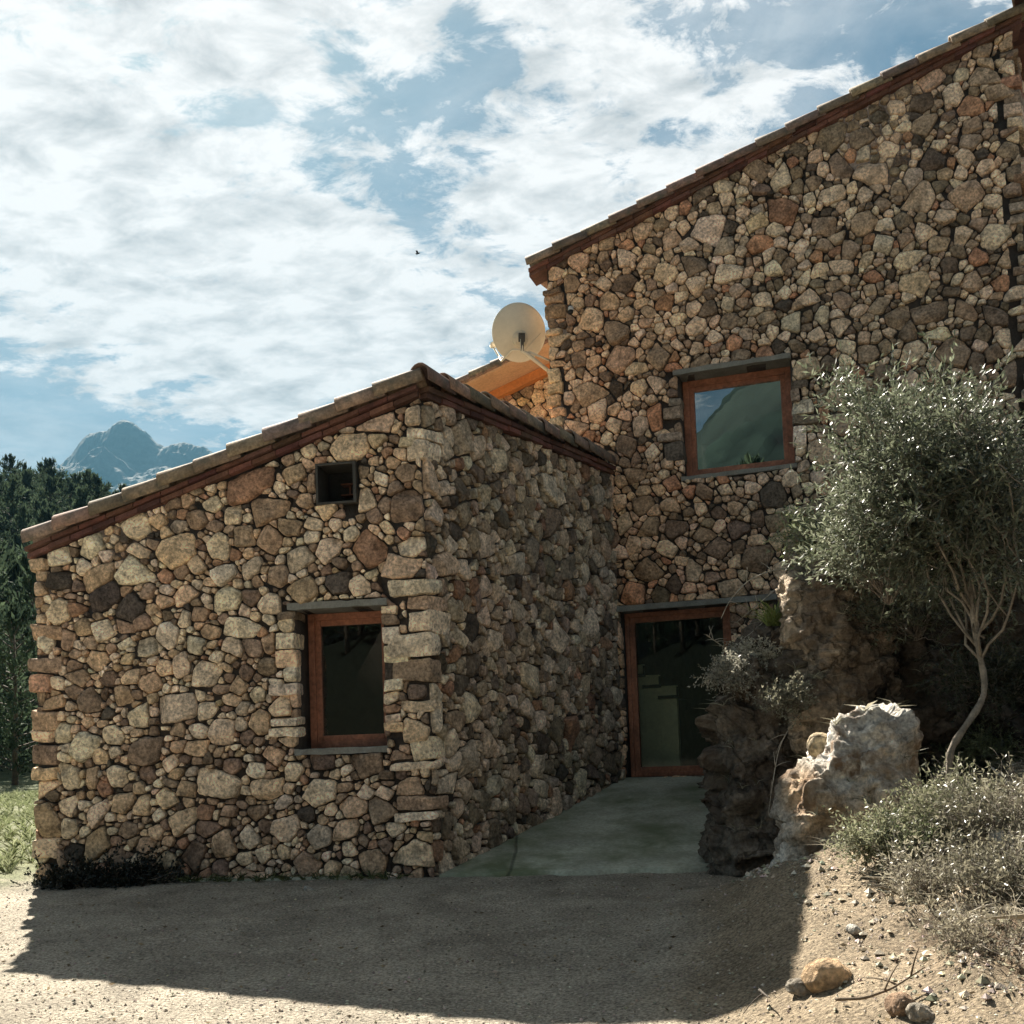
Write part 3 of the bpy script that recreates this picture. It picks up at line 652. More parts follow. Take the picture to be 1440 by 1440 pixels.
# left side of the low wing
wF = MB()
masonry(wF, OA + UB * 5.2, -UB, -NB, [(0, 0), (4.8, 0), (4.8, zA0 - .02), (0, zA0 - .02)], [], 16, PAL_WARM, sizes=((.18, .2), (.13, .6), (.085, .9), (.055, 1)))
slab(wF, OA + UB * 5.2, -UB, -NB, [(0, zA0 - .02), (4.85, zA0 - .02)], -.1, [], th=.3)
wF.build('wall', [M_STONE, M_MORTAR], house)

# windows and the door
def frame_obj(name, O, U, n, r, depth, wid, stepw, thick=.07, parent=None, cut=None):
    """outer casing and inner sash round the opening r, depth behind the wall face"""
    u0, u1, z0, z1 = r; fr = MB()
    def ring(u0, u1, z0, z1, w, d, t):
        for a, b, c, e in ((u0, u0 + w, z0, z1), (u1 - w, u1, z0, z1), (u0 + w, u1 - w, z0, z0 + w), (u0 + w, u1 - w, z1 - w, z1)):
            fr.box(v3(O + U * a - n * d, c), np.append(U * (b - a), 0), np.append(-n * t, 0), np.array([0, 0, e - c]))
    ring(u0, u1, z0, z1, wid, depth, thick)
    w2 = wid * .96
    ring(u0 + w2, u1 - w2, z0 + w2, z1 - w2, stepw, depth + .022, thick)
    o = fr.build(name, M_WOOD, parent, smooth=False, bevel=.006)
    return o, (u0 + w2 + stepw * .96, u1 - w2 - stepw * .96, z0 + w2 + stepw * .96, z1 - w2 - stepw * .96)
def pane_obj(O, U, n, r, d, mt, parent):
    u0, u1, z0, z1 = r; g = MB(); g.box(v3(O + U * u0 - n * d, z0), np.append(U * (u1 - u0), 0), np.append(-n * .004, 0), np.array([0, 0, z1 - z0]))
    # only the front face carries the glass look: one sheet
    g2 = MB(); g2.add(W3(O, U, n, [u0, u1, u1, u0], [z0, z0, z1, z1], -d), [(0, 1, 2, 3)])
    return g2.build('pane', mt, parent, smooth=False)
def slate(name, O, U, n, r, out, back, parent, seed=1):
    u0, u1, z0, z1 = r; nseg = 14; g = MB(); rg = np.random.default_rng(seed)
    us = np.linspace(u0, u1, nseg); j = lambda s: rg.normal(0, s, nseg)
    f0 = W3(O, U, n, us, z0 + j(.002), out + j(.004)); f1 = W3(O, U, n, us, z1 + j(.003), out + j(.004)); b0 = W3(O, U, n, us, np.full(nseg, z0), -back); b1 = W3(O, U, n, us, np.full(nseg, z1), -back)
    v = np.vstack([f0, f1, b1, b0]); F = []
    for i in range(nseg - 1):
        for a in range(4):
            q = (a + 1) % 4; F.append((a * nseg + i, a * nseg + i + 1, q * nseg + i + 1, q * nseg + i))
    F += [(0, nseg, 2 * nseg, 3 * nseg), (nseg - 1, 4 * nseg - 1, 3 * nseg - 1, 2 * nseg - 1)]
    g.add(v, F); return g.build(name, M_SLATE, parent, smooth=False)
def window(O, U, n, r, depth, wid, step, gm, lint, sill, lo, so_, label):
    w = empty('window', v3(O + U * (r[0] + r[1]) / 2, r[2]) - np.array(house.location)); w.parent = house
    f, inner = frame_obj('frame', O, U, n, r, depth, wid, step, parent=w)
    pane_obj(O, U, n, inner, depth + .05, gm, w)
    slate('lintel', O, U, n, lint, lo, .3, w, 3); slate('sill', O, U, n, sill, so_, depth + .1, w, 4)
    w['label'] = label; return w
e3 = .0
window(OA, UA, NA, (winA[0] + e3, winA[1] - e3, winA[2], winA[3]), .30, .062, .055, G_DARK, lintA, sillA, .07, .055, 'lower window with black glass and slate sill')
window(J, UC, NC, winC, .22, .08, .06, G_REFL, lintC, sillC, .08, .05, 'upper window mirroring a mountain')
dr = empty('door', v3(J + UC * (doorC[0] + doorC[1]) / 2, doorC[2]) - np.array(house.location)); dr.parent = house
dr['label'] = 'tall glazed door with red brown frame'
f, inner = frame_obj('frame', J, UC, NC, (doorC[0] + .0, doorC[1], doorC[2] + .0, doorC[3]), .20, .055, .07, parent=dr)
pane_obj(J, UC, NC, (inner[0], inner[1], inner[2], inner[3]), .25, G_DOOR, dr)
slate('lintel', J, UC, NC, lintD, .08, .3, dr, 5)
hb = MB(); hp = J + UC * (inner[1] + .04) - NC * .2
hb.tube([v3(hp, 2.0), v3(hp + NC * .05, 2.0), v3(hp + NC * .05 - UC * .11, 2.0)], .009, 8); hb.build('handle', M_METAL, dr)
# inside the tall block: floor, plaster wall, stair
ins = MB(); q0 = J + UC * -.3 - NC * 3.0
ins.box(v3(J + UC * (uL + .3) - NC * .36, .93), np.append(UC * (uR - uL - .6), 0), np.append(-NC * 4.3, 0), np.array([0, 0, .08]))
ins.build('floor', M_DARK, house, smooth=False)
def inz(px, py, dd):                    # where that line of sight meets the plane dd behind wall C
    p = onp(px, py, J - NC * dd, NC); return (p[:2] - J) @ UC, p[2]
pw = MB(); a = inz(889, 935, 1.6); b = inz(952, 1075, 1.6)
tz = [inz(889, 935, 1.6), inz(905, 950, 1.6), inz(927, 965, 1.6), inz(952, 980, 1.6)]
for k in range(3):
    pw.box(v3(J + UC * tz[k][0] - NC * 1.6, 1.01), np.append(UC * (tz[k + 1][0] - tz[k][0] - .001), 0), np.append(-NC * .12, 0), np.array([0, 0, tz[k][1] - .0 - 1.01]))
pw.build('interior_wall', M_PLASTER, house, smooth=False)
st = MB()
for k in range(3):
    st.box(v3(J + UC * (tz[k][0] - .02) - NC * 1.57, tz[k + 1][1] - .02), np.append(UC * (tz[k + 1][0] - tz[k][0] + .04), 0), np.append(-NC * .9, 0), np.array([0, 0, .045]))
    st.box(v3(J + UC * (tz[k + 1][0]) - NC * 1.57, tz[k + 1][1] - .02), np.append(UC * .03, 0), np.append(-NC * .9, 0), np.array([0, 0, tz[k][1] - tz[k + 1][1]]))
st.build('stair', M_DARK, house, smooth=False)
# the small square vent
vt = empty('vent', v3(OA + UA * (ventA[0] + ventA[1]) / 2, ventA[2]) - np.array(house.location)); vt.parent = house
fr = MB(); u0, u1, z0, z1 = ventA
for a, b, c, e in ((u0, u0 + .022, z0, z1), (u1 - .03, u1, z0, z1), (u0 + .022, u1 - .03, z0, z0 + .022), (u0 + .022, u1 - .03, z1 - .022, z1)):
    fr.box(v3(OA + UA * a + NA * .075, c), np.append(UA * (b - a), 0), np.append(-NA * .3, 0), np.array([0, 0, e - c]))
fr.build('frame', M_METAL, vt, smooth=False, bevel=.004)
bk = MB(); bk.box(v3(OA + UA * u0 - NA * .30, z0), np.append(UA * (u1 - u0), 0), np.append(-NA * .03, 0), np.array([0, 0, z1 - z0])); bk.build('back_plate', M_DARK, vt, smooth=False)
fl = MB(); um, zm = (u0 + u1) / 2 + .03, (z0 + z1) / 2
for dz in (-.05, .05): fl.box(v3(OA + UA * (um - .07) - NA * .2, zm + dz), np.append(UA * .13, 0), np.append(-NA * .1, 0), np.array([0, 0, .012]))
fl.box(v3(OA + UA * (um + .01) - NA * .2, zm - .05), np.append(UA * .012, 0), np.append(-NA * .1, 0), np.array([0, 0, .1]))
fl.build('flue_bracket', mat('rusty_iron', (.12, .05, .03)), vt, smooth=False)

# ------------------------------------------------------------------ roofs
def tcol(r): return np.clip(np.array([.235, .175, .13]) * (1 + r.normal(0, .16)) * (1 + r.normal(0, .05, 3)), .05, .6)
def bcol(r): return np.clip(np.array([.135, .066, .05]) * (1 + r.normal(0, .2)) * (1 + r.normal(0, .06, 3)), .03, .5)
def barrel(mb, p0, p1, up, r0, r1, col, skirt=.05, th=.014, seg=9):
    """half-round clay tile from p0 (low) to p1 (high), with hanging edges"""
    p0, p1 = np.asarray(p0, float), np.asarray(p1, float); t = p1 - p0; t /= np.linalg.norm(t); sd = np.cross(t, up); sd /= np.linalg.norm(sd); upn = np.cross(sd, t)
    V = []
    for p, r in ((p0, r0), (p1, r1)):
        for rr in (r, r - th):
            an = np.linspace(0, math.pi, seg); q = [p + sd * rr - upn * skirt] + [p + sd * rr * math.cos(a) + upn * rr * math.sin(a) for a in an] + [p - sd * rr - upn * skirt]
            V += q
    k = seg + 2; F = []
    for i in range(k - 1):
        F.append((i, i + 1, 2 * k + i + 1, 2 * k + i)); F.append((k + i + 1, k + i, 3 * k + i, 3 * k + i + 1)); F.append((i + 1, i, k + i, k + i + 1)); F.append((2 * k + i, 2 * k + i + 1, 3 * k + i + 1, 3 * k + i))
    F += [(0, 2 * k, 3 * k, k), (k - 1, 2 * k - 1, 4 * k - 1, 3 * k - 1)]
    mb.add(V, F, col)
def tile_run(mb, P0, P1, rg, r=.10, L_=.46, exp=.37, up=np.array([0, 0, 1.0]), lift=.03, skirt=.05):
    P0, P1 = np.asarray(P0, float), np.asarray(P1, float); d = P1 - P0; n_ = max(1, int(round(np.linalg.norm(d) / exp))); st = d / n_; u = d / np.linalg.norm(d)
    for k in range(n_):
        a = P0 + st * k + rg.normal(0, .006, 3); b = a + u * L_
        barrel(mb, a + up * lift, b + up * .0, up, r * (1 + .05 * rg.normal()), r * .84, tcol(rg), skirt)
def brick_run(mb, P0, P1, nrm2, out, h, rg, bl=.29, dep=.3, drop=0):
    """a course of thin bricks along a sloping line; top edge on the line"""
    P0, P1 = np.asarray(P0, float), np.asarray(P1, float); d = P1 - P0; n_ = max(1, int(round(np.linalg.norm(d) / bl))); st = d / n_
    n3 = np.append(nrm2, 0); upv = np.array([0, 0, 1.0])
    for k in range(n_):
        o = P0 + st * (k + .015) - upv * (h + drop) + n3 * (out + rg.normal(0, .007)); mb.box(o, st * .97, -n3 * dep, upv * (h - .006), bcol(rg))
UP = np.array([0, 0, 1.0])
rg = np.random.default_rng(77)
# low wing: verge over wall A, ridge over wall B, tiles between
roof = MB(); verge = MB(); corn = MB()
eL = OA - UA * .045; zE = topA(-.045)
A0 = v3(eL + NA * .02, zE + .11); A1 = v3(K + NA * .02, zA1 + .11)
tile_run(verge, A0 + np.append(NA * .05, 0) + UP * .02, A1 + np.append(NA * .05 - UA * .05, 0) + UP * .02, rg, r=.105, skirt=.055)
verge.build('verge', M_TILE, house)
ridge = MB()
B0 = v3(K + NB * .04, zB0 + .145); B1 = v3(J + NB * .04, zB1 + .145)
tile_run(ridge, B0 + np.append(NB * .03 - UB * .10, 0), B1 + np.append(NB * .03 - UB * .2, 0), rg, r=.105, skirt=.06)
ridge.build('ridge', M_TILE, house)
c1, c2 = A0 - UP * .115, A1 - UP * .115
brick_run(corn, A0 - UP * .012 , A1 - UP * .012, NA, .085, .042, rg)
brick_run(corn, A0 - UP * .064, A1 - UP * .064, NA, .06, .05, rg, bl=.24)
corn.build('cornice', M_BRICK, house, smooth=False); corn = MB()
brick_run(corn, v3(K, zB0 + .098), v3(J, zB1 + .098), NB, .105, .05, rg)
brick_run(corn, v3(K, zB0 + .046), v3(J, zB1 + .046), NB, .08, .05, rg, bl=.24)
corn.build('cornice', M_BRICK, house, smooth=False); corn = MB()
slope = (topA(1) - topA(0))
for k in range(1, 25):
    p1 = K + UB * (k * .2 + .1); p0 = p1 - UA * (LA + .18)
    tile_run(roof, v3(p0, topA(-.18) + .07 + .02), v3(p1 - UA * .1, zA1 + .07 + .02 + (zB1 - zB0) * min(1, k * .2 / LB)), rg, r=.09, skirt=.02)
dk = [v3(eL - NA * .0, zE + .05), v3(K, zA1 + .05), v3(K + UB * 5.2, zB1 + .09), v3(eL + UB * 5.2, zE + .05)]
roof.add(np.vstack([dk, np.array(dk) - UP * .05]), [(0, 1, 2, 3), (7, 6, 5, 4), (0, 4, 5, 1), (1, 5, 6, 2), (2, 6, 7, 3), (3, 7, 4, 0)], (.30, .17, .11))
roof.build('roof', M_TILE, house)
# tall block
roof2 = MB(); verge2 = MB()
C0 = v3(J + UC * (uL - .22) + NC * .03, zC(uL - .22) + .10); C1 = v3(J + UC * (uR + .1) + NC * .03, zC(uR + .1) + .10)
tile_run(verge2, C0 + np.append(NC * .05, 0) + UP * .01, C1 + np.append(NC * .05, 0) + UP * .01, rg, r=.10, skirt=.05)
verge2.build('verge', M_TILE, house)
brick_run(corn, C0 - UP * .01, C1 - UP * .01, NC, .085, .05, rg)
brick_run(corn, C0 - UP * .062, C1 - UP * .062, NC, .06, .05, rg, bl=.24)
corn.build('cornice', M_BRICK, house, smooth=False); corn = MB()
brick_run(corn, C1 - UP * .01 + np.append(UB * .1, 0), C1 + np.append(UB * DD, 0) - UP * .01, NB, .09, .05, rg)
brick_run(corn, C1 - UP * .062 + np.append(UB * .1, 0), C1 + np.append(UB * DD, 0) - UP * .062, NB, .06, .05, rg, bl=.24)
corn.build('cornice', M_BRICK, house, smooth=False)
for k in range(1, 25):
    b = UB * (k * .2 + .1); tile_run(roof2, C0 + np.append(b, -.02), C1 + np.append(b, -.02), rg, r=.09, skirt=.02)
dk = [C0 - UP * .02, C1 - UP * .02, C1 + np.append(UB * (DD + .1), -.02), C0 + np.append(UB * (DD + .1), -.02)]
roof2.add(np.vstack([dk, np.array(dk) - UP * .06]), [(0, 1, 2, 3), (7, 6, 5, 4), (0, 4, 5, 1), (1, 5, 6, 2), (2, 6, 7, 3), (3, 7, 4, 0)], (.30, .17, .11))
roof2.build('roof', M_TILE, house)
ridge2 = MB(); tile_run(ridge2, C1 + np.append(-UB * .28 + UC * .05, .13), C1 + np.append(UB * DD + UC * .05, .13), rg, r=.13, skirt=.12)
ridge2.build('ridge', M_TILE, house)

# rear wing: wall set back, boarded soffit, beam
OR = np.array([0.0, 16.4]); wR = MB()
sR = .309
uzR = lambda px, py: uz(px, py, OR, UC, NC)
ua, ub_ = uzR(640, 600)[0], uzR(812, 600)[0]
zt0 = uzR(690, 568); zR = lambda u: zt0[1] + (u - zt0[0]) * sR
masonry(wR, OR, UC, NC, [(ua, 3.6), (ub_, 3.6), (ub_, zR(ub_)), (ua, zR(ua))], [], 18, PAL_WARM, sizes=((.15, .25), (.11, .7), (.075, 1.0), (.05, 1)), tint=lambda c: np.array([1.2, 1.1, .95]))
slab(wR, OR, UC, NC, [(ua, zR(ua)), (ub_, zR(ub_))], .3, [], th=.3)
wR.build('wall', [M_STONE, M_MORTAR], house)
OV = .78; u0, u1 = ua - .5, ub_ + .3
P = lambda u, out, dz: v3(OR + UC * u + NC * out, zR(u) + dz)
sf = MB(); nb = 7
for k in range(nb):
    w0 = OV * k / nb; w1 = OV * (k + 1) / nb - .004; q = [P(u0, w0, .13), P(u1, w0, .13), P(u1, w1, .13), P(u0, w1, .13)]
    sf.add(np.vstack([q, np.array(q) + UP * .025]), [(0, 1, 2, 3)[::-1], (4, 5, 6, 7), (0, 1, 5, 4), (1, 2, 6, 5), (2, 3, 7, 6), (3, 0, 4, 7)])
sf.build('soffit', M_SOFFIT, house, smooth=False)
bm = MB(); q = [P(u0, .02, -.02), P(u1, .02, -.02), P(u1, .16, -.02), P(u0, .16, -.02)]; bm.add(np.vstack([q, np.array(q) + UP * .145]), [(3, 2, 1, 0), (4, 5, 6, 7), (0, 1, 5, 4), (1, 2, 6, 5), (2, 3, 7, 6), (3, 0, 4, 7)])
bm.build('beam', M_BEAM, house, smooth=False)
rr = MB(); q = [P(u0, OV + .01, .156), P(u1, OV + .01, .156), P(u1, -1.6, .156), P(u0, -1.6, .156)]
rr.add(np.vstack([q, np.array(q) + UP * .05]), [(0, 1, 2, 3)[::-1], (4, 5, 6, 7), (0, 1, 5, 4), (1, 2, 6, 5), (2, 3, 7, 6), (3, 0, 4, 7)], (.30, .17, .11))
for k in range(6): tile_run(rr, P(u0, OV - .06 - k * .2, .21), P(u1, OV - .06 - k * .2, .21), rg, r=.09, skirt=.03)
rr.build('roof', M_TILE, house)

# ------------------------------------------------------------------ things fixed to the house
def dish():
    c = at(732, 466, 12.95); root = empty('satellite_dish', at(773, 528, 13.0))
    tag(root, 'cream satellite dish on a bracket at the corner of the tall block', 'satellite dish')
    ax = np.array([-.17, .95, .26]); ax /= np.linalg.norm(ax)          # the bowl opens away from the viewer, up to the sky
    x = np.cross(ax, UP); x /= np.linalg.norm(x); y = np.cross(x, ax); Rd = .355; mb = MB(); nr, ns = 14, 56; V = []; F = []
    for side in (0, 1):
        for i in range(nr + 1):
            r = Rd * i / nr
            for j in range(ns):
                a = 2 * math.pi * j / ns; V.append(c + x * r * math.cos(a) + y * r * 1.05 * math.sin(a) + ax * (.34 * r * r / Rd - .006 * side))
    o1 = (nr + 1) * ns
    for i in range(nr):
        for j in range(ns):
            j2 = (j + 1) % ns; F.append((i * ns + j, (i + 1) * ns + j, (i + 1) * ns + j2, i * ns + j2)[::-1]); F.append((o1 + i * ns + j, o1 + (i + 1) * ns + j, o1 + (i + 1) * ns + j2, o1 + i * ns + j2))
    for j in range(ns): F.append((nr * ns + j, nr * ns + (j + 1) % ns, o1 + nr * ns + (j + 1) % ns, o1 + nr * ns + j))
    mb.add(V, F); mb.build('reflector', M_DISH, root)
    h = MB(); hc = c - ax * .012 - y * .09
    ring = [hc + (x * math.cos(a) + y * math.sin(a)) * .10 for a in np.linspace(0, 6.283, 33)]
    h.tube([hc + ax * .03, hc - ax * .02], [.105, .098], 28, (.9, .9, .9)); h.tube([hc - ax * .015, hc - ax * .05], [.065, .06], 20)
    for k in range(8): a = k * .785; q = hc + (x * math.cos(a) + y * math.sin(a)) * .083; h.tube([q - ax * .015, q - ax * .036], .008, 6)
    h.build('hub', M_DISH, root)
    k_ = MB(); k_.box(hc - x * .04 - ax * .05 - y * .05, x * .08, -ax * .05, y * .11); k_.box(hc - x * .02 - ax * .10 - y * .17, x * .04, -ax * .03, y * .2); k_.build('clamp', M_METAL, root, smooth=False, bevel=.004)
    arm = MB(); w0 = v3(EL_ + UB * .12, 0); z0 = at(773, 530, 13.0)[2]
    elbow = hc - y * .17 - ax * .11
    arm.tube([hc - y * .02 - ax * .1, elbow, elbow - y * .02 + x * .05, v3(EL_ + UB * .12 - UC * .02, z0)], [.026, .026, .026, .024], 10)
    arm.build('mount_arm', M_DISH, root)
    s2 = MB(); s2.tube([elbow + x * .08, v3(EL_ + UB * .12 - UC * .02, z0 + .17)], .014, 8); s2.tube([elbow + x * .02, c + x * .26 - y * .02 - ax * .0], .006, 6); s2.build('strut', M_DISH, root)
    fa = MB(); b0 = c - x * .14 - y * .36 + ax * .16; fa.tube([elbow + y * .02, elbow - x * .12 + y * .02 + ax * .06, b0 - x * .08, b0 - x * .12 + ax * .5 + y * .25], .014, 8); fa.build('feed_arm', M_DISH, root)
    fh = MB(); q = b0 - x * .12 + ax * .5 + y * .25; fh.tube([q + ax * .06, q - ax * .03, q - ax * .08], [.03, .03, .045], 12); fh.build('receiver', M_DISH, root)
    pl = MB(); pl.box(v3(EL_ + UB * .06 - UC * .03, z0 - .09), np.append(UB * .12, 0), np.append(-UC * .012, 0), UP * .34); pl.build('wall_plate', M_METAL, root, smooth=False)
dish()
def cam_box():
    p = onp(806, 442, J, NC); root = empty('security_camera', p + np.append(NC * .05, 0)); tag(root, 'small black and white security camera on the tall wall near its corner', 'camera')
    b = MB(); b.tube([p + np.append(NC * .02, .05), p + np.append(NC * .09, .05), p + np.append(NC * .11, .02)], .018, 8); b.build('bracket', M_DARK, root)
    b = MB(); b.tube([p + np.append(NC * .1 , .05), p + np.append(NC * .115 , .0)], .034, 12); b.build('housing', mat('white_plastic', (.5, .5, .48), rough=.4, bump=0), root)
    b = MB(); b.tube([p + np.append(NC * .115, .0), p + np.append(NC * .12, -.03)], [.034, .03], 12); b.build('lens', M_DARK, root)
cam_box()

# ------------------------------------------------------------------ ramp and footing
def ramp():
    fl, fr_ = at(615, 1231, 9.0), None
    g0 = v3(K + NB * .03 - UB * .02, 0); F0 = np.array([K[0] + .04, 8.95]); F1 = np.array([2.02, 8.72]); Bk0 = J + UC * .02 + NC * .0; Bk1 = J + UC * 1.5
    n_, m_ = 40, 26; V = []
    for i in range(n_ + 1):
        t = i / n_; l = F0 * (1 - t) + (Bk0 + NB * .0) * t; r = F1 * (1 - t) + Bk1 * t
        for j in range(m_ + 1):
            s = j / m_; p = l * (1 - s) + r * s; z = .405 + (1.035 - .405) * (t ** 1.05)
            if i == 0: p = p + np.array([0, .03 * math.sin(j * .9) + .02 * math.sin(j * 2.3)])
            V.append((p[0], p[1], z))
    V = np.array(V); V[:, 2] += .006 * fbm(V * 1.3, 3, 5); k = m_ + 1; F = []
    for i in range(n_):
        for j in range(m_): F.append((i * k + j, i * k + j + 1, (i + 1) * k + j + 1, (i + 1) * k + j))
    W_ = V[:k].copy(); W_[:, 2] -= .15; b = len(V)
    mb = MB(); F += [(b + j, b + j + 1, j + 1, j) for j in range(m_)]; mb.add(np.vstack([V, W_]), F); o = mb.build('ramp', M_CONC)
    tag(o, 'mossy grey green concrete ramp rising to the glazed door', 'ramp', kind='structure')
    g = MB(); us = np.linspace(1.45, 3.0, 24)
    r_ = np.random.default_rng(3); f = W3(OA, UA, NA, us, np.full(24, .40), .11 + r_.normal(0, .012, 24)); bb = W3(OA, UA, NA, us, np.full(24, .415), -.02); lo_ = f.copy(); lo_[:, 2] -= .12
    v = np.vstack([bb, f, lo_]); g.add(v, [(a * 24 + i, a * 24 + i + 1, (a + 1) * 24 + i + 1, (a + 1) * 24 + i)[::-1] for a in range(2) for i in range(23)])
    o = g.build('footing', M_CONC); tag(o, 'narrow concrete footing along the foot of the gable wall', 'footing', kind='structure')
ramp()

# ------------------------------------------------------------------ rocks
def facets(V, Nn, n, amp, seed):
    rg = np.random.default_rng(seed); lo, hi = V.min(0), V.max(0); sd = V[rg.integers(0, len(V), n)] + rg.normal(0, .02, (n, 3)) * (hi - lo); Vw = V + .05 * (hi - lo).mean() * np.column_stack([fbm(V * 3 / (hi - lo).mean(), 2, seed + i) for i in range(3)])
    off = rg.normal(0, 1, n) * amp * .6; tl = rg.normal(0, 1, (n, 3)) * amp * 2.2 / (hi - lo).mean() * (n ** .33); out = np.zeros(len(V)); best = np.full(len(V), 9e9)
    for i in range(n):
        d = Vw - sd[i]; q = (d * d).sum(1) * (1 + .3 * rg.random()); m_ = q < best; best[m_] = q[m_]; out[m_] = off[i] + (d[m_] @ tl[i])
    return np.clip(out, -amp * 2, amp * 2)
def rock(name, blobs, label, voxel=.034, amp=.10, fine=.03, seed=1, nf=40, fa=.0, surf=None, pal=((.36, .33, .28), (.30, .22, .15)), cuts=(), cat='rock', fs=1.0):
    """union of ellipsoids, remeshed, then broken up with ridged noise and flat cuts"""
    bm = bmesh.new()
    for (x, y, z, rx, ry, rz, tilt) in blobs:
        mt = Matrix.Translation((x, y, z)) @ Matrix.Rotation(tilt, 4, 'Y') @ Matrix.Diagonal((rx, ry, rz, 1)); bmesh.ops.create_icosphere(bm, subdivisions=3, radius=1, matrix=mt)
    me = bpy.data.meshes.new('tmp'); bm.to_mesh(me); bm.free(); o = bpy.data.objects.new('tmp', me); COL.objects.link(o)
    rm = o.modifiers.new('r', 'REMESH'); rm.mode = 'VOXEL'; rm.voxel_size = voxel
    dg = bpy.context.evaluated_depsgraph_get(); ev = o.evaluated_get(dg); m2 = bpy.data.meshes.new_from_object(ev)
    bpy.data.objects.remove(o); bpy.data.meshes.remove(me)
    bm = bmesh.new(); bm.from_mesh(m2); bmesh.ops.subdivide_edges(bm, edges=bm.edges[:], cuts=1, use_grid_fill=True); bmesh.ops.smooth_vert(bm, verts=bm.verts[:], factor=.5, use_axis_x=True, use_axis_y=True, use_axis_z=True); bm.to_mesh(m2); bm.free()
    k = len(m2.vertices); V = np.zeros(k * 3); m2.vertices.foreach_get('co', V); V = V.reshape(-1, 3); Nn = np.zeros(k * 3); m2.vertices.foreach_get('normal', Nn); Nn = Nn.reshape(-1, 3)
    for c, nn, d in cuts:
        nn = np.array(nn, float); nn /= np.linalg.norm(nn); dist = (V - np.array(c)) @ nn - d; V = V - nn * np.maximum(dist, 0)[:, None] * .93
    disp = fine * .9 * ridged(V * 12 * fs + seed * 3, 3, seed + 31) + amp * ridged(V * 1.9 * fs + seed, 4, seed) * .8 + amp * .9 * fbm(V * fs * np.array([3.6, 3.6, 2.0]) + seed, 4, seed + 3) + fine * ridged(V * 7 * fs + seed, 4, seed + 9) + fine * .6 * fbm(V * 20 * fs, 3, seed + 13)
    if fa: disp = disp + facets(V, Nn, nf, fa, seed)
    V = V + Nn * disp[:, None]
    b = (V[:, 0].mean(), V[:, 1].mean(), V[:, 2].min()); V = V - np.array(b)
    m2.vertices.foreach_set('co', V.ravel()); w = sstep(-.25, .35, fbm(V * 1.9 + seed, 4, seed + 20))[:, None]
    c = np.array(pal[0]) * (1 - w) + np.array(pal[1]) * w; c = c * (1 + .45 * fbm(V * 9, 4, seed + 22) + .3 * ridged(V * 5, 3, seed + 23))[:, None]
    ca = m2.color_attributes.new('Col', 'FLOAT_COLOR', 'POINT'); c4 = np.ones((k, 4)); c4[:, :3] = np.clip(c, .02, .8); ca.data.foreach_set('color', c4.ravel())
    m2.name = name; m2.materials.clear(); m2.materials.append(surf or M_ROCK); m2.polygons.foreach_set('use_smooth', [True] * len(m2.polygons)); m2.update()
    o = bpy.data.objects.new(name, m2); COL.objects.link(o); o.location = b; tag(o, label, cat); return o
OC = ((.19, .16, .125), (.12, .10, .08))
ROCKS = []
ROCKS.append(rock('rock_outcrop', [(2.24, 8.95, .75, .46, .5, .95, .05), (2.16, 8.9, 1.5, .38, .42, .72, .12), (2.26, 9.0, 1.95, .28, .4, .52, .2), (1.99, 8.8, .5, .30, .34, .5, 0), (2.0, 8.7, 1.3, .2, .2, .6, .1), (2.3, 8.6, .7, .2, .2, .5, 0), (2.12, 8.62, 1.05, .16, .14, .3, 0)],
     'dark crumbling rock outcrop beside the concrete ramp, shrub on its top', seed=3, amp=.11, fine=.04, pal=OC, fs=1.35, nf=110, fa=.06))
ROCKS.append(rock('rock_pillar', [(2.62, 8.65, 2.0, .24, .34, .95, .02), (2.70, 8.6, 1.2, .32, .4, .7, 0), (2.56, 8.65, 2.5, .19, .26, .42, .15), (2.85, 8.75, 1.9, .3, .36, 1.0, 0), (2.52, 8.4, 1.6, .17, .16, .32, 0), (2.62, 8.35, 1.25, .2, .18, .3, 0)],
     'tall ochre brown rock pillar behind the pale boulder', seed=8, amp=.10, fine=.04, nf=90, fa=.035, pal=((.44, .35, .25), (.22, .175, .13)), fs=1.3))
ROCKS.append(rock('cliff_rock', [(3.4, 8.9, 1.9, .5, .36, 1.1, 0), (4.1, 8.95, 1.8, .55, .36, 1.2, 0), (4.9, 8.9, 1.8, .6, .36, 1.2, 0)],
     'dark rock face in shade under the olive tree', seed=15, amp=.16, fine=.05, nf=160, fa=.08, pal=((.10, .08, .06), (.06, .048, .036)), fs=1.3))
ROCKS.append(rock('boulder', [(1.92, 6.70, .45, .28, .34, .38, .2), (2.06, 6.76, .70, .37, .38, .42, .4), (2.20, 6.82, .96, .42, .38, .46, .5), (2.32, 6.88, 1.20, .34, .34, .42, .5), (2.38, 6.90, 1.38, .24, .26, .28, .4), (2.36, 6.80, .75, .34, .34, .48, .2)],
     'large pale grey limestone boulder with a bright sunlit crest', seed=44, amp=.05, fine=.035, nf=26, fa=.028, surf=M_BOULDER, pal=((.56, .53, .47), (.42, .31, .20)), fs=1.25,
     cuts=(((2.16, 6.8, .93), (-.12, -.95, .25), .25), ((2.14, 6.8, .93), (-.86, -.25, .48), .29), ((2.3, 6.8, .93), (.75, -.6, .1), .30))))
def small_rock(px, py, Y, r, label, seed, pal, sc=(1, .8, .7), name='stone'):
    p = at(px, py, Y); return rock(name, [(p[0], p[1], p[2], r * sc[0], r * sc[1], r * sc[2], .3)], label, voxel=r * .16, amp=r * .22, fine=r * .05, seed=seed, pal=pal, cat='stone')

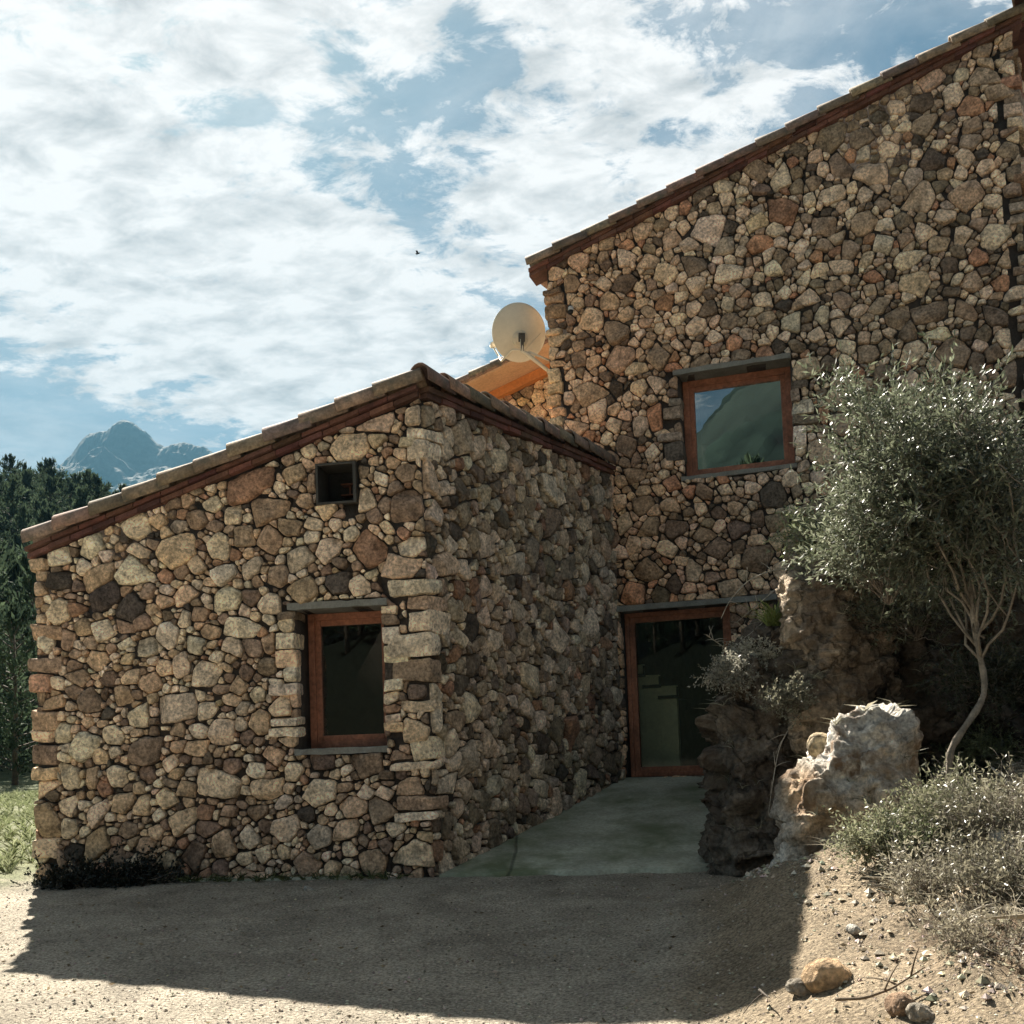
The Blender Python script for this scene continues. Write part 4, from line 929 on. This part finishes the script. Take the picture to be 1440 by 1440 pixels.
# ------------------------------------------------------------------ plants
def leaves(cent, dirn, rg, ln, wd, cols, droop=0.0):
    """diamond leaf blades at cent pointing along dirn"""
    k = len(cent); d = dirn / (np.linalg.norm(dirn, axis=1)[:, None] + 1e-9); r = rg.normal(size=(k, 3)); s = np.cross(d, r); s /= np.linalg.norm(s, axis=1)[:, None] + 1e-9
    l = (ln * (.6 + .7 * rg.random(k)))[:, None]; w = (wd * (.7 + .6 * rg.random(k)))[:, None]; u = np.cross(s, d)
    return np.stack([cent, cent + d * l * .5 + s * w * .5 + u * l * .06, cent + d * l, cent + d * l * .5 - s * w * .5 + u * l * .06], 1)
def bez(a, b, c, n):
    t = np.linspace(0, 1, n)[:, None]; return a * (1 - t) ** 2 + b * 2 * t * (1 - t) + c * t * t
def woody(name, base, centre, radii, rg, label, cat, stems=24, twigs=14, per=9, leaf=(.055, .013), cols=((.13, .15, .09), (.24, .26, .19)), tw=.3, stem_r=.012, start=.3, trunk_pts=None, bark=(.20, .17, .14), mt=None, keep=None, group=None, up=.3, shellmin=.55, limbs_n=0):
    root = empty(name, base); tag(root, label, cat, group); base = np.array(base, float); centre = np.array(centre, float); radii = np.array(radii, float)
    w = MB(); C = []; D = []; src = base
    if trunk_pts is not None:
        tp = np.array(trunk_pts, float); t_ = np.linspace(0, 1, len(tp)); tt = np.linspace(0, 1, 26); q = np.column_stack([np.interp(tt, t_, tp[:, i]) for i in range(3)])
        for _ in range(3): q[1:-1] = (q[:-2] + 2 * q[1:-1] + q[2:]) / 4
        w.tube(q, np.linspace(max(.026, stem_r * 2.8), max(.018, stem_r * 2.2), 26) * (1 + .12 * np.sin(np.arange(26) * 1.7)), 8, bark); src = q[-1]; q_tr = q
    limbs = []
    for i in range(limbs_n):
        v = rg.normal(size=3); v /= np.linalg.norm(v); v[2] = abs(v[2]) * .8 - .1; tgt = centre + v * radii * (.35 + .35 * rg.random()); s0 = q_tr[-1 - int(rg.integers(0, 9))]; mid = (s0 + tgt) / 2 + rg.normal(0, .15, 3) * np.linalg.norm(tgt - s0)
        q = bez(s0, mid, tgt, 12); q[1:-1] += rg.normal(0, .015, (10, 3)); w.tube(q, np.linspace(stem_r * 2, stem_r * .9, 12), 6, bark); limbs.append(q)
    root_src = src
    for i in range(stems):
        li = int(rg.integers(0, max(1, len(limbs))))
        if limbs: lq = limbs[li]; src = lq[int(rg.integers(3, 12))]
        v = rg.normal(size=3); v /= np.linalg.norm(v); v[2] = abs(v[2]) * .9 - .35 if rg.random() < .8 else v[2]
        tgt = centre + v * radii * (shellmin + (1 - shellmin) * rg.random()) if not limbs else lq[int(rg.integers(4, 12))] + v * radii * (.2 + .5 * rg.random()) + UP * radii[2] * (.12 - .25 * rg.random()); mid = (src + tgt) / 2 + rg.normal(0, .12, 3) * np.linalg.norm(tgt - src) + UP * .18 * np.linalg.norm(tgt - src)
        pts = bez(src, mid, tgt, 14); pts[1:-1] += rg.normal(0, .008, (12, 3)); w.tube(pts, np.linspace(stem_r, stem_r * .25, 14), 5, bark)
        for j in range(twigs):
            t = start + (1 - start) * rg.random(); k = min(12, int(t * 13)); p = pts[k] * (1 - (t * 13 - k)) + pts[k + 1] * (t * 13 - k); dd = pts[k + 1] - pts[k]; dd /= np.linalg.norm(dd)
            e = rg.normal(size=3) * .8 + dd * .8 + UP * up; e /= np.linalg.norm(e); ln = tw * (.5 + .8 * rg.random()); q = p + e * ln; tpz = bez(p, (p + q) / 2 + rg.normal(0, .03, 3), q, 5); w.tube(tpz, np.linspace(stem_r * .28, stem_r * .1, 5), 3, bark)
            for s in np.linspace(.12, 1, per):
                for sg in (0, 1):
                    f = s * 4; a = min(3, int(f)); C.append(tpz[a] * (1 - f + a) + tpz[a + 1] * (f - a)); dv = e * .8 + rg.normal(0, .65, 3); D.append(dv)
    C = np.array(C); D = np.array(D)
    cl = fbm(C * 2.2, 3, 71)
    ca, cb = np.array(cols[0]), np.array(cols[1]); k = np.clip(.5 + .5 * cl + rg.normal(0, .28, len(C)), 0, 1)[:, None]
    if keep is not None: m_ = keep(C); C, D, k = C[m_], D[m_], k[m_]
    V = leaves(C, D, rg, leaf[0], leaf[1], None)
    w.build('trunk' if trunk_pts is not None else 'stem', M_BARK, root)
    quads_obj('crown' if trunk_pts is not None else 'foliage', V, mt or M_LEAF, root, ca * (1 - k) + cb * k)
    return root
def gp(px, py):
    d = ray(px, py); ts = np.arange(2.5, 13, .02); Q = CAM[None] + d[None] * ts[:, None]
    k = np.argmax(Q[:, 2] < hgt(Q[:, 0], Q[:, 1])); return Q[k] if k else Q[-1]
rp = np.random.default_rng(99)
OL = 7.0
ob = at(1335, 1066, OL - .1)
woody('olive_tree', ob, at(1330, 675, OL), (1.02, .72, 1.42), rp, 'silvery olive tree with a bent pale trunk on the rocky bank', 'tree', stems=170, twigs=13, per=9, leaf=(.056, .014),
      cols=((.035, .045, .024), (.20, .22, .15)), tw=.36, stem_r=.005, start=.2, trunk_pts=[at(1335, 1110, OL - .1), at(1335, 1066, OL - .1), at(1338, 1050, OL - .1), at(1362, 1015, OL - .08), at(1390, 975, OL - .05), at(1376, 915, OL), at(1365, 850, OL), at(1366, 800, OL + .05)], bark=(.22, .19, .15), shellmin=.25, limbs_n=15, up=.5)
woody('olive_shrub', at(1250, 850, 7.8), at(1235, 735, 7.6), (.55, .4, .68), rp, 'loose silvery olive shoots left of the olive crown above the ochre pillar', 'shrub', stems=60, twigs=12, per=8, leaf=(.055, .014), cols=((.06, .075, .04), (.30, .32, .23)), tw=.28, stem_r=.007, up=.4)
woody('shrub', at(1200, 800, 8.8), at(1150, 752, 8.7), (.45, .35, .26), rp, 'wispy green shrub leaning over the top of the ochre rock pillar', 'shrub', stems=40, twigs=10, per=7, leaf=(.042, .014), cols=((.12, .15, .06), (.42, .44, .28)), tw=.2, stem_r=.006)
woody('shrub', at(1215, 830, 8.5), at(1215, 790, 8.3), (.35, .3, .45), rp, 'dark leafy shrub hanging between the ochre pillar and the olive', 'shrub', stems=40, twigs=10, per=7, leaf=(.04, .016), cols=((.05, .06, .03), (.30, .31, .20)), tw=.2, stem_r=.006)
woody('shrub', at(1290, 900, 8.4), at(1290, 860, 8.2), (.6, .3, .5), rp, 'sparse dark shrub on the shaded rock face under the olive', 'shrub', stems=36, twigs=9, per=6, leaf=(.04, .014), cols=((.03, .035, .02), (.14, .15, .09)), tw=.22, stem_r=.006)
woody('shrub', at(1040, 930, 8.6), at(1022, 960, 8.45), (.26, .2, .26), rp, 'pale trailing plant hanging down the dark outcrop beside the door', 'shrub', stems=40, twigs=10, per=6, leaf=(.026, .011), cols=((.16, .16, .12), (.50, .48, .40)), tw=.12, stem_r=.004, up=-.2)
woody('shrub', at(1120, 1000, 8.2), at(1112, 985, 8.1), (.22, .2, .26), rp, 'small scrub in the cleft between the two rocks', 'shrub', stems=30, twigs=9, per=6, leaf=(.028, .011), cols=((.09, .09, .055), (.36, .35, .26)), tw=.13, stem_r=.004)
woody('shrub', at(1075, 930, 8.9), at(1055, 930, 8.75), (.32, .25, .22), rp, 'small creeping shrub capping the dark outcrop by the ramp, sunlight put into its pale leaf colour', 'shrub', stems=44, twigs=11, per=7, leaf=(.028, .013), cols=((.22, .22, .17), (.60, .58, .48)), tw=.13, stem_r=.005, up=.1)  # sunlight is put into these pale leaf colours; the spot itself lies in shade
def bank_shrub(px, py, rad_, label, stems, leaf, cols, tw, sr, twigs=11, per=7, up=.3):
    b_ = gp(px, py); woody('shrub', b_ - UP * .03, b_ + UP * rad_[2] * .75, rad_, rp, label, 'shrub', stems=stems, twigs=twigs, per=per, leaf=leaf, cols=cols, tw=tw, stem_r=sr, up=up)
bank_shrub(1272, 1125, (.42, .36, .36), 'dark small leaved shrub spreading right of the pale boulder', 76, (.034, .012), ((.045, .06, .035), (.24, .26, .17)), .17, .005, 12, 8)
bank_shrub(1385, 1095, (.48, .4, .36), 'fine leaved green shrub under the bare bent olive trunk', 76, (.042, .008), ((.07, .09, .035), (.32, .35, .18)), .2, .005, 12, 8)
bank_shrub(1262, 1215, (.34, .28, .18), 'low straggling shrub at the foot of the bank below the boulder', 50, (.030, .010), ((.08, .10, .045), (.32, .32, .21)), .15, .0045, 10, 6)
bank_shrub(1415, 1185, (.40, .3, .24), 'dry twiggy shrub on the bank at the right edge', 56, (.03, .008), ((.10, .095, .06), (.36, .34, .25)), .2, .0045, 10, 4)
bank_shrub(1335, 1185, (.40, .32, .24), 'green and straw coloured bush in the middle of the bank', 60, (.032, .009), ((.06, .07, .035), (.28, .28, .18)), .17, .0045, 10, 6)
bank_shrub(1310, 1255, (.30, .26, .15), 'thin dry weed clump on the open soil of the bank', 40, (.026, .007), ((.12, .11, .07), (.40, .37, .28)), .15, .0035, 8, 4)
bank_shrub(1425, 1270, (.34, .28, .20), 'tangled grey bush cut by the right edge low on the bank', 56, (.028, .008), ((.09, .085, .055), (.32, .30, .22)), .17, .004, 10, 5)
woody('shrub', at(1405, 990, 7.6), at(1400, 950, 7.5), (.5, .3, .4), rp, 'dark bush in the shade behind the bent olive trunk', 'shrub', stems=40, twigs=10, per=7, leaf=(.042, .014), cols=((.02, .026, .014), (.09, .10, .06)), tw=.2, stem_r=.006)
bank_shrub(1395, 1345, (.30, .26, .13), 'sparse dry bush low on the bank, nearest to the viewer', 36, (.024, .007), ((.14, .12, .08), (.38, .35, .26)), .15, .0035, 8, 4)
woody('shrub', at(140, 1265, 9.1), at(155, 1238, 9.2), (.80, .2, .24), rp, 'low dark shrub in deep shade at the foot of the gable wall', 'shrub', stems=60, twigs=10, per=6, leaf=(.04, .02), cols=((.010, .012, .008), (.02, .024, .015)), tw=.14, stem_r=.004)  # deep shade at the wall foot is put into the near-black leaf colours

def tufts(name, bases, rg, h, w, cols, label, cat, spread=.5, per=14, kind='stuff', bend=.5, group=None):
    k = len(bases); B = np.repeat(bases, per, 0) + rg.normal(0, .012, (k * per, 3)) * np.array([1, 1, 0]); n_ = len(B); d = rg.normal(0, spread, (n_, 3)); d[:, 2] = 1; d /= np.linalg.norm(d, axis=1)[:, None]
    l = (h * (.4 + .8 * rg.random(n_)))[:, None]; s = np.cross(d, rg.normal(size=(n_, 3))); s /= np.linalg.norm(s, axis=1)[:, None]; ww = (w * (.6 + .7 * rg.random(n_)))[:, None]
    hz_ = d * np.array([1, 1, 0]); mid = B + d * l * .55; tip = B + d * l + hz_ * l * bend - UP * (l * .12)
    V = np.stack([B - s * ww * .5, B + s * ww * .5, mid + s * ww * .4, tip, mid - s * ww * .4], 1); kk = rg.random(n_)[:, None]; c = np.array(cols[0]) * (1 - kk) + np.array(cols[1]) * kk
    o = quads_obj(name, V, M_GRASS, None, c, nper=5); tag(o, label, cat, group, kind); return o
def drop(x, y): return np.column_stack([x, y, hgt(x, y)])
r2 = np.random.default_rng(41)
n_ = 2600; x = -4.45 - r2.random(n_) ** .8 * 7.5; y = 9.0 + r2.random(n_) ** 1.4 * 13
ok = (x < -4.5 - .0 * y) & (x > -.56 * y - .4); tufts('grass', drop(x[ok], y[ok]), r2, .16, .012, ((.10, .13, .045), (.34, .36, .22)), 'pale green grass and weeds beside the left corner of the house', 'grass', per=16)
us_ = r2.random(70) * 3.3 + .2; wp = OA[None] + us_[:, None] * UA + NA * (.10 + .12 * r2.random((70, 1))); tufts('weeds', drop(wp[:, 0], wp[:, 1]) + UP * .01, r2, .10, .010, ((.05, .07, .025), (.16, .18, .08)), 'small weeds along the foot of the stone walls', 'weeds', per=7, spread=.9)
n_ = 900; x = 1.9 + r2.random(n_) * 2.6; y = 3.8 + r2.random(n_) * 4.4; sN = fbm(np.column_stack([x, y, x * 0]) * 2, 3, 51)
ok = (x - np.interp(y, TOE[:, 1], TOE[:, 0]) > .5) & (sN > -.05); tufts('dry_grass', drop(x[ok], y[ok]), r2, .10, .005, ((.22, .19, .12), (.46, .42, .32)), 'dry straw coloured grass scattered over the earth bank', 'grass', per=9, spread=.9)
n_ = 900; x = 1.9 + r2.random(n_) * 2.6; y = 4.0 + r2.random(n_) * 3.6; ok = (x - np.interp(y, TOE[:, 1], TOE[:, 0]) > .85 + .5 * fbm(np.column_stack([x, y, x * 0]) * 1.7, 2, 57))
tufts('dry_stalks', drop(x[ok], y[ok]), r2, .22, .0032, ((.16, .13, .09), (.55, .5, .4)), 'long dry stalks and roots tangled over the bank', 'stalks', per=6, spread=1.3, bend=.6)
b = at(1088, 880, 8.8); o = tufts('grass_tuft', np.array([b + np.array([dx, 0, 0]) for dx in (-.04, 0, .04)]), r2, .26, .010, ((.10, .14, .04), (.24, .30, .10)), 'bright green spiky grass tuft on the rock beside the door', 'grass', per=46, kind='thing', spread=.55)
def on_rock(o, n, rg, upmin):
    me = o.data; k = len(me.vertices); V = np.zeros(k * 3); me.vertices.foreach_get('co', V); V = V.reshape(-1, 3) + np.array(o.location); Nn = np.zeros(k * 3); me.vertices.foreach_get('normal', Nn); Nn = Nn.reshape(-1, 3)
    ok = np.where((Nn[:, 2] > upmin) & (Nn[:, 1] < .5))[0]; ok = rg.choice(ok, min(n, len(ok))); return V[ok]
bs = np.vstack([on_rock(ROCKS[0], 70, r2, .55), on_rock(ROCKS[1], 45, r2, .45), on_rock(ROCKS[2], 130, r2, .2), on_rock(ROCKS[3], 10, r2, .6)])
tufts('rock_grass', bs, r2, .11, .006, ((.10, .10, .05), (.50, .47, .36)), 'dry grass and weeds growing from cracks in the rocks', 'grass', per=8, spread=.9, bend=.9)
# dry twigs
def twig(pts, r, label, name='dry_twig', group=None, kids=3, col=(.42, .38, .31), Y=None):
    P_ = np.array([at(q[0], q[1], min(q[2], gp(q[0], q[1])[1] - .2)) for q in pts]); t_ = np.linspace(0, 1, len(P_)); tt = np.linspace(0, 1, 22); q = np.column_stack([np.interp(tt, t_, P_[:, i]) for i in range(3)])
    for _ in range(3): q[1:-1] = (q[:-2] + 2 * q[1:-1] + q[2:]) / 4
    mb = MB(); mb.tube(q, np.linspace(r, r * .35, 22), 5, col)
    for _ in range(kids):
        k = int(r2.integers(6, 19)); e = r2.normal(0, 1, 3); e /= np.linalg.norm(e); mb.tube(bez(q[k], q[k] + e * .05 + UP * .02, q[k] + e * .13, 5), np.linspace(r * .6, r * .2, 5), 4, col)
    base = q[0]; o = mb.build(name, M_BARK, loc=base); tag(o, label, 'twig', group); return o
twig([(1136, 800, 9.1), (1090, 800, 9.05), (1052, 815, 9.0), (1025, 845, 9.0), (1014, 870, 9.0)], .007, 'pale dry twig arching from the ochre rock over the door lintel')
twig([(1130, 802, 9.1), (1095, 825, 9.0), (1060, 855, 9.0), (1036, 875, 9.0)], .006, 'straight dry twig slanting down in front of the door lintel', kids=5)
twig([(1115, 780, 9.1), (1121, 800, 9.05), (1112, 830, 9.0), (1080, 870, 8.95), (1030, 912, 8.95)], .006, 'long hooked dry twig beside the green tuft', kids=4)
twig([(1025, 915, 9.0), (1008, 903, 8.95), (993, 893, 8.9)], .006, 'forked dry twig poking across the door glass', kids=6)
twig([(1150, 990, 8.6), (1115, 1015, 8.4), (1095, 1050, 8.3), (1085, 1110, 8.2), (1080, 1150, 8.2)], .006, 'thin dry root hanging between the outcrop and the boulder', kids=5)
twig([(1212, 968, 8.4), (1190, 985, 8.3), (1175, 1010, 8.2), (1160, 1035, 8.2)], .006, 'curved dry twig above the crest of the boulder', kids=3)
twig([(1335, 1066, 8.1), (1322, 1095, 8.0), (1308, 1130, 7.9)], .012, 'pale dead branch hanging below the olive trunk', kids=3)
twig([(1365, 1115, 7.3), (1375, 1150, 7.1), (1378, 1190, 7.0), (1362, 1235, 6.8)], .009, 'long pale dead stem among the shrubs at the right', kids=5)
twig([(1395, 1080, 7.2), (1420, 1105, 7.1), (1445, 1125, 7.0)], .010, 'pale dead branch leaning out at the right edge', kids=4)
twig([(1340, 1125, 7.4), (1360, 1150, 7.3), (1372, 1170, 7.2)], .008, 'short pale dead stick below the fine leaved shrub', kids=4)
twig([(1385, 1190, 6.8), (1415, 1225, 6.6), (1440, 1260, 6.5)], .009, 'pale dead branch lying down the bank at the right edge', kids=4)
for pts_, lb_ in (([(1300, 1165), (1318, 1150), (1335, 1120)], 'thin pale twig standing up from the dark shrub by the boulder'), ([(1425, 1010), (1432, 1045), (1418, 1080)], 'pale drooping twig at the right edge above the fine leaved shrub'), ([(1288, 1190), (1330, 1178), (1372, 1190)], 'pale twig bowed across the middle of the bank'), ([(1240, 1180), (1262, 1206), (1300, 1222)], 'thin pale root lying below the dark shrub by the boulder'), ([(1395, 1150), (1385, 1200), (1400, 1240)], 'bleached forked stick hanging between two dry shrubs'), ([(1330, 1300), (1365, 1285), (1400, 1292)], 'grey stick lying across the lower bank'), ([(1230, 1040), (1222, 1000), (1238, 965)], 'bare twig rising behind the boulder crest')):
    twig([(a_, b_, 9.0) for a_, b_ in pts_], .006, lb_, kids=5)
twig([(1175, 1405, 4.72), (1215, 1404, 4.75), (1255, 1390, 4.8), (1300, 1360, 4.9)], .008, 'dark fallen stick lying at the foot of the bank', kids=3, col=(.12, .09, .06))
twig([(1068, 1392, 5.0), (1075, 1398, 4.98), (1082, 1403, 4.95)], .007, 'short black stick lying on the sunlit gravel', kids=1, col=(.05, .04, .03))

# loose stones and gravel
def stone_on_ground(px, py, r, label, seed, pal, sc=(1, .8, .7)):
    d = ray(px, py); t = 4.0
    for _ in range(60):
        p = CAM + d * t; e = p[2] - hz(p[0], p[1]); t += e * .8
        if abs(e) < .002: break
    return rock('stone', [(p[0], p[1] + r * .4, p[2] + r * sc[2] * .55, r * sc[0], r * sc[1], r * sc[2], .3)], label, voxel=r * .13, amp=r * .28, fine=r * .07, seed=seed, pal=pal, cat='stone', surf=M_BOULDER, fs=.16 / r, cuts=[((p[0], p[1], p[2] + r * sc[2] * .55), v_, r * sc[2] * f_) for v_, f_ in (((.3, -.8, .6), .55), ((-.8, -.4, .3), .75), ((.6, -.3, .8), .7))])
LS = ((.40, .36, .30), (.30, .26, .2)); TS = ((.46, .32, .19), (.40, .27, .16))
stone_on_ground(1127, 1400, .065, 'grey angular stone on the sunlit gravel', 51, LS, (1, .7, .65))
stone_on_ground(1164, 1388, .09, 'larger tan broken stone beside the grey one', 52, TS, (1, .7, .75))
stone_on_ground(1272, 1425, .055, 'brown rounded stone at the foot of the bank', 53, ((.3, .2, .13), (.35, .28, .2)))
stone_on_ground(1300, 1436, .05, 'pale stone beside the brown one at the bottom edge', 54, LS)
stone_on_ground(1205, 1312, .05, 'small white chip of stone on the bank slope', 55, ((.6, .57, .5), (.5, .47, .4)), (1, .6, .4))
stone_on_ground(1415, 1190, .07, 'white stone caught in the twigs at the right edge', 56, ((.6, .58, .53), (.5, .47, .4)))
p = at(1158, 1052, 6.98); rock('stone', [(p[0], p[1], p[2], .11, .1, .085, .5)], 'yellowish stone lodged behind the boulder crest', voxel=.014, amp=.02, fine=.006, fs=1.6, seed=57, pal=((.52, .42, .27), (.48, .38, .24)), cat='stone')
stone_on_ground(432, 1252, .05, 'flat pale stone on the concrete footing', 58, ((.45, .43, .38), (.4, .37, .3)), (1.2, .7, .3))

def litter():
    rgv = np.random.default_rng(18); n_ = 700; y = 3.4 + rgv.random(n_) ** 1.2 * 5.2; x = (rgv.random(n_) - .5) * 1.1 * y + .3; ok = x < 2.6; x, y = x[ok], y[ok]
    C = drop(x, y) + UP * .012; D = rgv.normal(0, 1, (len(C), 3)); D[:, 2] *= .15; V = leaves(C, D, rgv, .035, .014, None); k = rgv.random((len(C), 1)); o = quads_obj('leaf_litter', V, M_GRASS, None, np.array([.07, .05, .03]) * (1 - k) + np.array([.34, .27, .17]) * k)
    tag(o, 'fallen dry leaves strewn over the gravel yard', 'leaves', kind='stuff')
litter()
def gravel():
    rgv = np.random.default_rng(8); n_ = 26000
    y = 2.9 + rgv.random(n_) ** 1.3 * 6.4; x = (rgv.random(n_) - .5) * 1.15 * y + .1
    r = .003 + .008 * rgv.random(n_) ** 5
    bank = (x - np.interp(y, TOE[:, 1], TOE[:, 0])) > .3; n3 = 9000
    xb = 1.5 + rgv.random(n3) * 2.6; yb = 3.6 + rgv.random(n3) * 4.6; keep = (xb - np.interp(yb, TOE[:, 1], TOE[:, 0])) > .15
    x = np.append(x, xb[keep]); y = np.append(y, yb[keep]); r = np.append(r, .004 + .022 * rgv.random(keep.sum()) ** 7)
    dK = (x - K[0]) * NB[0] + (y - K[1]) * NB[1]; hs = ((x - K[0]) * NA[0] + (y - K[1]) * NA[1] < .1) & (x < K[0] + .05); rampm = (y > 8.7) & (x > K[0] - .1) & (x < 2.0); ok = ~hs & ~rampm & ~((y > 9) & (dK < 0)); x, y, r = x[ok], y[ok], r[ok]
    base = np.array([[1, 0, 0], [-1, 0, 0], [0, 1, 0], [0, -1, 0], [0, 0, 1], [0, 0, -.6]], float); F6 = np.array([(0, 2, 4), (2, 1, 4), (1, 3, 4), (3, 0, 4), (2, 0, 5), (1, 2, 5), (3, 1, 5), (0, 3, 5)])
    k = len(x); V = base[None] * r[:, None, None] * (.6 + .8 * rgv.random((k, 6, 1))) * np.array([1.2, 1, .8]); a = rgv.random(k) * 6.28; c, s = np.cos(a), np.sin(a)
    V = np.stack([V[..., 0] * c[:, None] - V[..., 1] * s[:, None], V[..., 0] * s[:, None] + V[..., 1] * c[:, None], V[..., 2]], -1) + np.column_stack([x, y, hgt(x, y) + r * .3])[:, None]
    tr = V[:, F6].reshape(-1, 3, 3); cb = np.array([.36, .315, .25]) * (.45 + 1.0 * rgv.random((k, 1))) * (1 + .06 * rgv.normal(size=(k, 3)))
    o = quads_obj('gravel', tr, M_PEB, None, np.repeat(np.clip(cb, .03, .75), 8, 0), nper=3); tag(o, 'loose gravel and stone chips over the yard and bank', 'gravel', kind='stuff')
gravel()

# ------------------------------------------------------------------ pines
def pine_proto(seed, h=6.0, wd=2.6, n=3400, cols=((.018, .03, .021), (.075, .105, .06)), leaf=(.30, .10), round_=False):
    rg = np.random.default_rng(seed); t = MB(); t.tube([(0, 0, -.4), (.05, .03, h * .3), (.0, .06, h * .65), (.03, .02, h * .97)], [.13, .10, .06, .015], 7, (.10, .08, .06))
    C = []; D = []
    nb_ = 46
    for i in range(nb_):
        f = (.05 if round_ else .12) + (.93 if round_ else .86) * (i / nb_) ** .9; z = h * f; a = i * 2.4 + rg.random(); prof = math.sin(math.pi * min(1, (f * .92 + .12))) ** .7 if round_ else (1 - f) ** .72 + .08
        ln = wd / 2 * (1.25 if round_ else 1) * prof * (.7 + .5 * rg.random()); e = np.array([math.cos(a) * ln, math.sin(a) * ln, h * (.05 + .10 * rg.random())]); p0 = np.array([0, 0, z]); pts = bez(p0, p0 + e * .5 - UP * .05 * ln, p0 + e, 6); t.tube(pts, np.linspace(.035, .01, 6), 4, (.10, .08, .06))
        for k in range(n // nb_):
            s = .25 + .8 * rg.random() ** .7; q = p0 + e * s + rg.normal(0, .16, 3) * (.4 + ln * .4); C.append(q); dv = rg.normal(0, .7, 3) + e / (ln + .1) * .8; dv[2] += .7; D.append(dv)
    C = np.array(C); D = np.array(D); V = leaves(C, D, rg, leaf[0], leaf[1], None); kk = np.clip(.5 + .7 * fbm(C * .9, 3, seed) + rg.normal(0, .25, len(C)), 0, 1)[:, None]
    root = empty('pine_tree', (0, 0, 0)); t.build('trunk', M_BARK, root); quads_obj('crown', V, M_NEEDLE, root, np.array(cols[0]) * (1 - kk) + np.array(cols[1]) * kk); return root
def copy_tree(r, loc, sc, rot):
    c = r.copy(); COL.objects.link(c); c.location = loc; c.scale = (sc, sc, sc * random.uniform(.9, 1.15)); c.rotation_euler = (0, 0, rot)
    for ch in r.children: d = ch.copy(); COL.objects.link(d); d.parent = c
    return c
protos = [pine_proto(1), pine_proto(2, 6.6, 3.2, round_=True), pine_proto(3, 5.6, 2.4), pine_proto(4, 6.2, 3.4, round_=True)]
used = set(); rt = np.random.default_rng(12)
def plant(i, x, y, sc, label, group):
    loc = (x, y, hz(x, y) - .1)
    if i not in used:
        used.add(i); o = protos[i]; o.location = loc; o.scale = (sc,) * 3
    else: o = copy_tree(protos[i], loc, sc, rt.random() * 6.28)
    tag(o, label, 'tree', group); return o
GH = 'pines on the wooded hillside'; LH = 'dark pine in the dense wood on the far hillside at left'
cnt = 0; placed = []
while cnt < 230:
    Yd = 50 + 75 * rt.random() ** .8; ppx = -60 + 330 * rt.random(); X = (ppx - 720) / 1440 * Yd
    if any((X - a) ** 2 + (Yd - b_) ** 2 < 2.0 ** 2 for a, b_ in placed): 
        if rt.random() < .98: continue
    placed.append((X, Yd)); plant(int(rt.integers(0, 4)), X, Yd, .8 + .45 * rt.random(), LH, GH); cnt += 1
for (ppx, Yd, sc, i, lb) in ((18, 27, .72, 1, 'nearer rounded pine beside the left corner of the house, brightest green of the three'), (-25, 31, .95, 3, 'nearer broad pine cut by the left edge of the picture'), (50, 34, .9, 1, 'nearer tall pine mostly hidden behind the left corner of the house')):
    plant(i, (ppx - 720) / 1440 * Yd, Yd, sc, lb, 'nearer pines left of the house')
for k in range(9):
    Yd = 36 + 1.6 * k; ppx = -40 + 13 * ((k * 5) % 9) + rt.normal() * 4; plant(1 if k % 2 else 3, (ppx - 720) / 1440 * Yd, Yd, 1.0 + .2 * rt.random(), 'bushy pine in the belt of trees behind the grass at the left edge', 'pine belt behind the grass')
for k in range(16):
    x = -15 + rt.normal() * 7; y = -29 + rt.normal() * 3.5
    plant(k % 4, x, y, .9 + .5 * rt.random(), 'tall pine behind the viewer, mirrored dark in the house windows', 'pines behind the viewer')
def bird():
    p = at(587, 357, 60); mb = MB(); mb.tube([p + np.array([-.13, 0, 0]), p + np.array([-.05, 0, .02]), p + np.array([.06, 0, .03]), p + np.array([.13, 0, .05]), p + np.array([.17, 0, .04])], [.012, .04, .05, .03, .008], 8, (.03, .03, .03))
    for sg in (-1, 1): mb.add([p + np.array([-.05, 0, .04]), p + np.array([.06, 0, .05]), p + np.array([.03, sg * .2, .11]), p + np.array([-.08, sg * .32, .06])], [(0, 1, 2, 3)], (.03, .03, .03))
    o = mb.build('bird', M_PEB, loc=p); tag(o, 'tiny dark bird flying under the clouds', 'bird')
bird()
# ------------------------------------------------------------------ air
hzv = MB(); hzv.box((-3900, -3900, -40), (7800, 0, 0), (0, 7800, 0), (0, 0, 930))
HM = bpy.data.materials.new('air'); HM.use_nodes = True; t = HM.node_tree; t.nodes.clear(); o_ = t.nodes.new('ShaderNodeOutputMaterial'); pv = t.nodes.new('ShaderNodeVolumePrincipled')
pv.inputs['Color'].default_value = (.075, .175, .25, 1); pv.inputs['Density'].default_value = 0.00021; pv.inputs['Anisotropy'].default_value = .2; t.links.new(pv.outputs[0], o_.inputs['Volume'])
o = hzv.build('haze', HM, smooth=False); tag(o, 'thin blue haze filling the valley air', 'haze', kind='stuff')
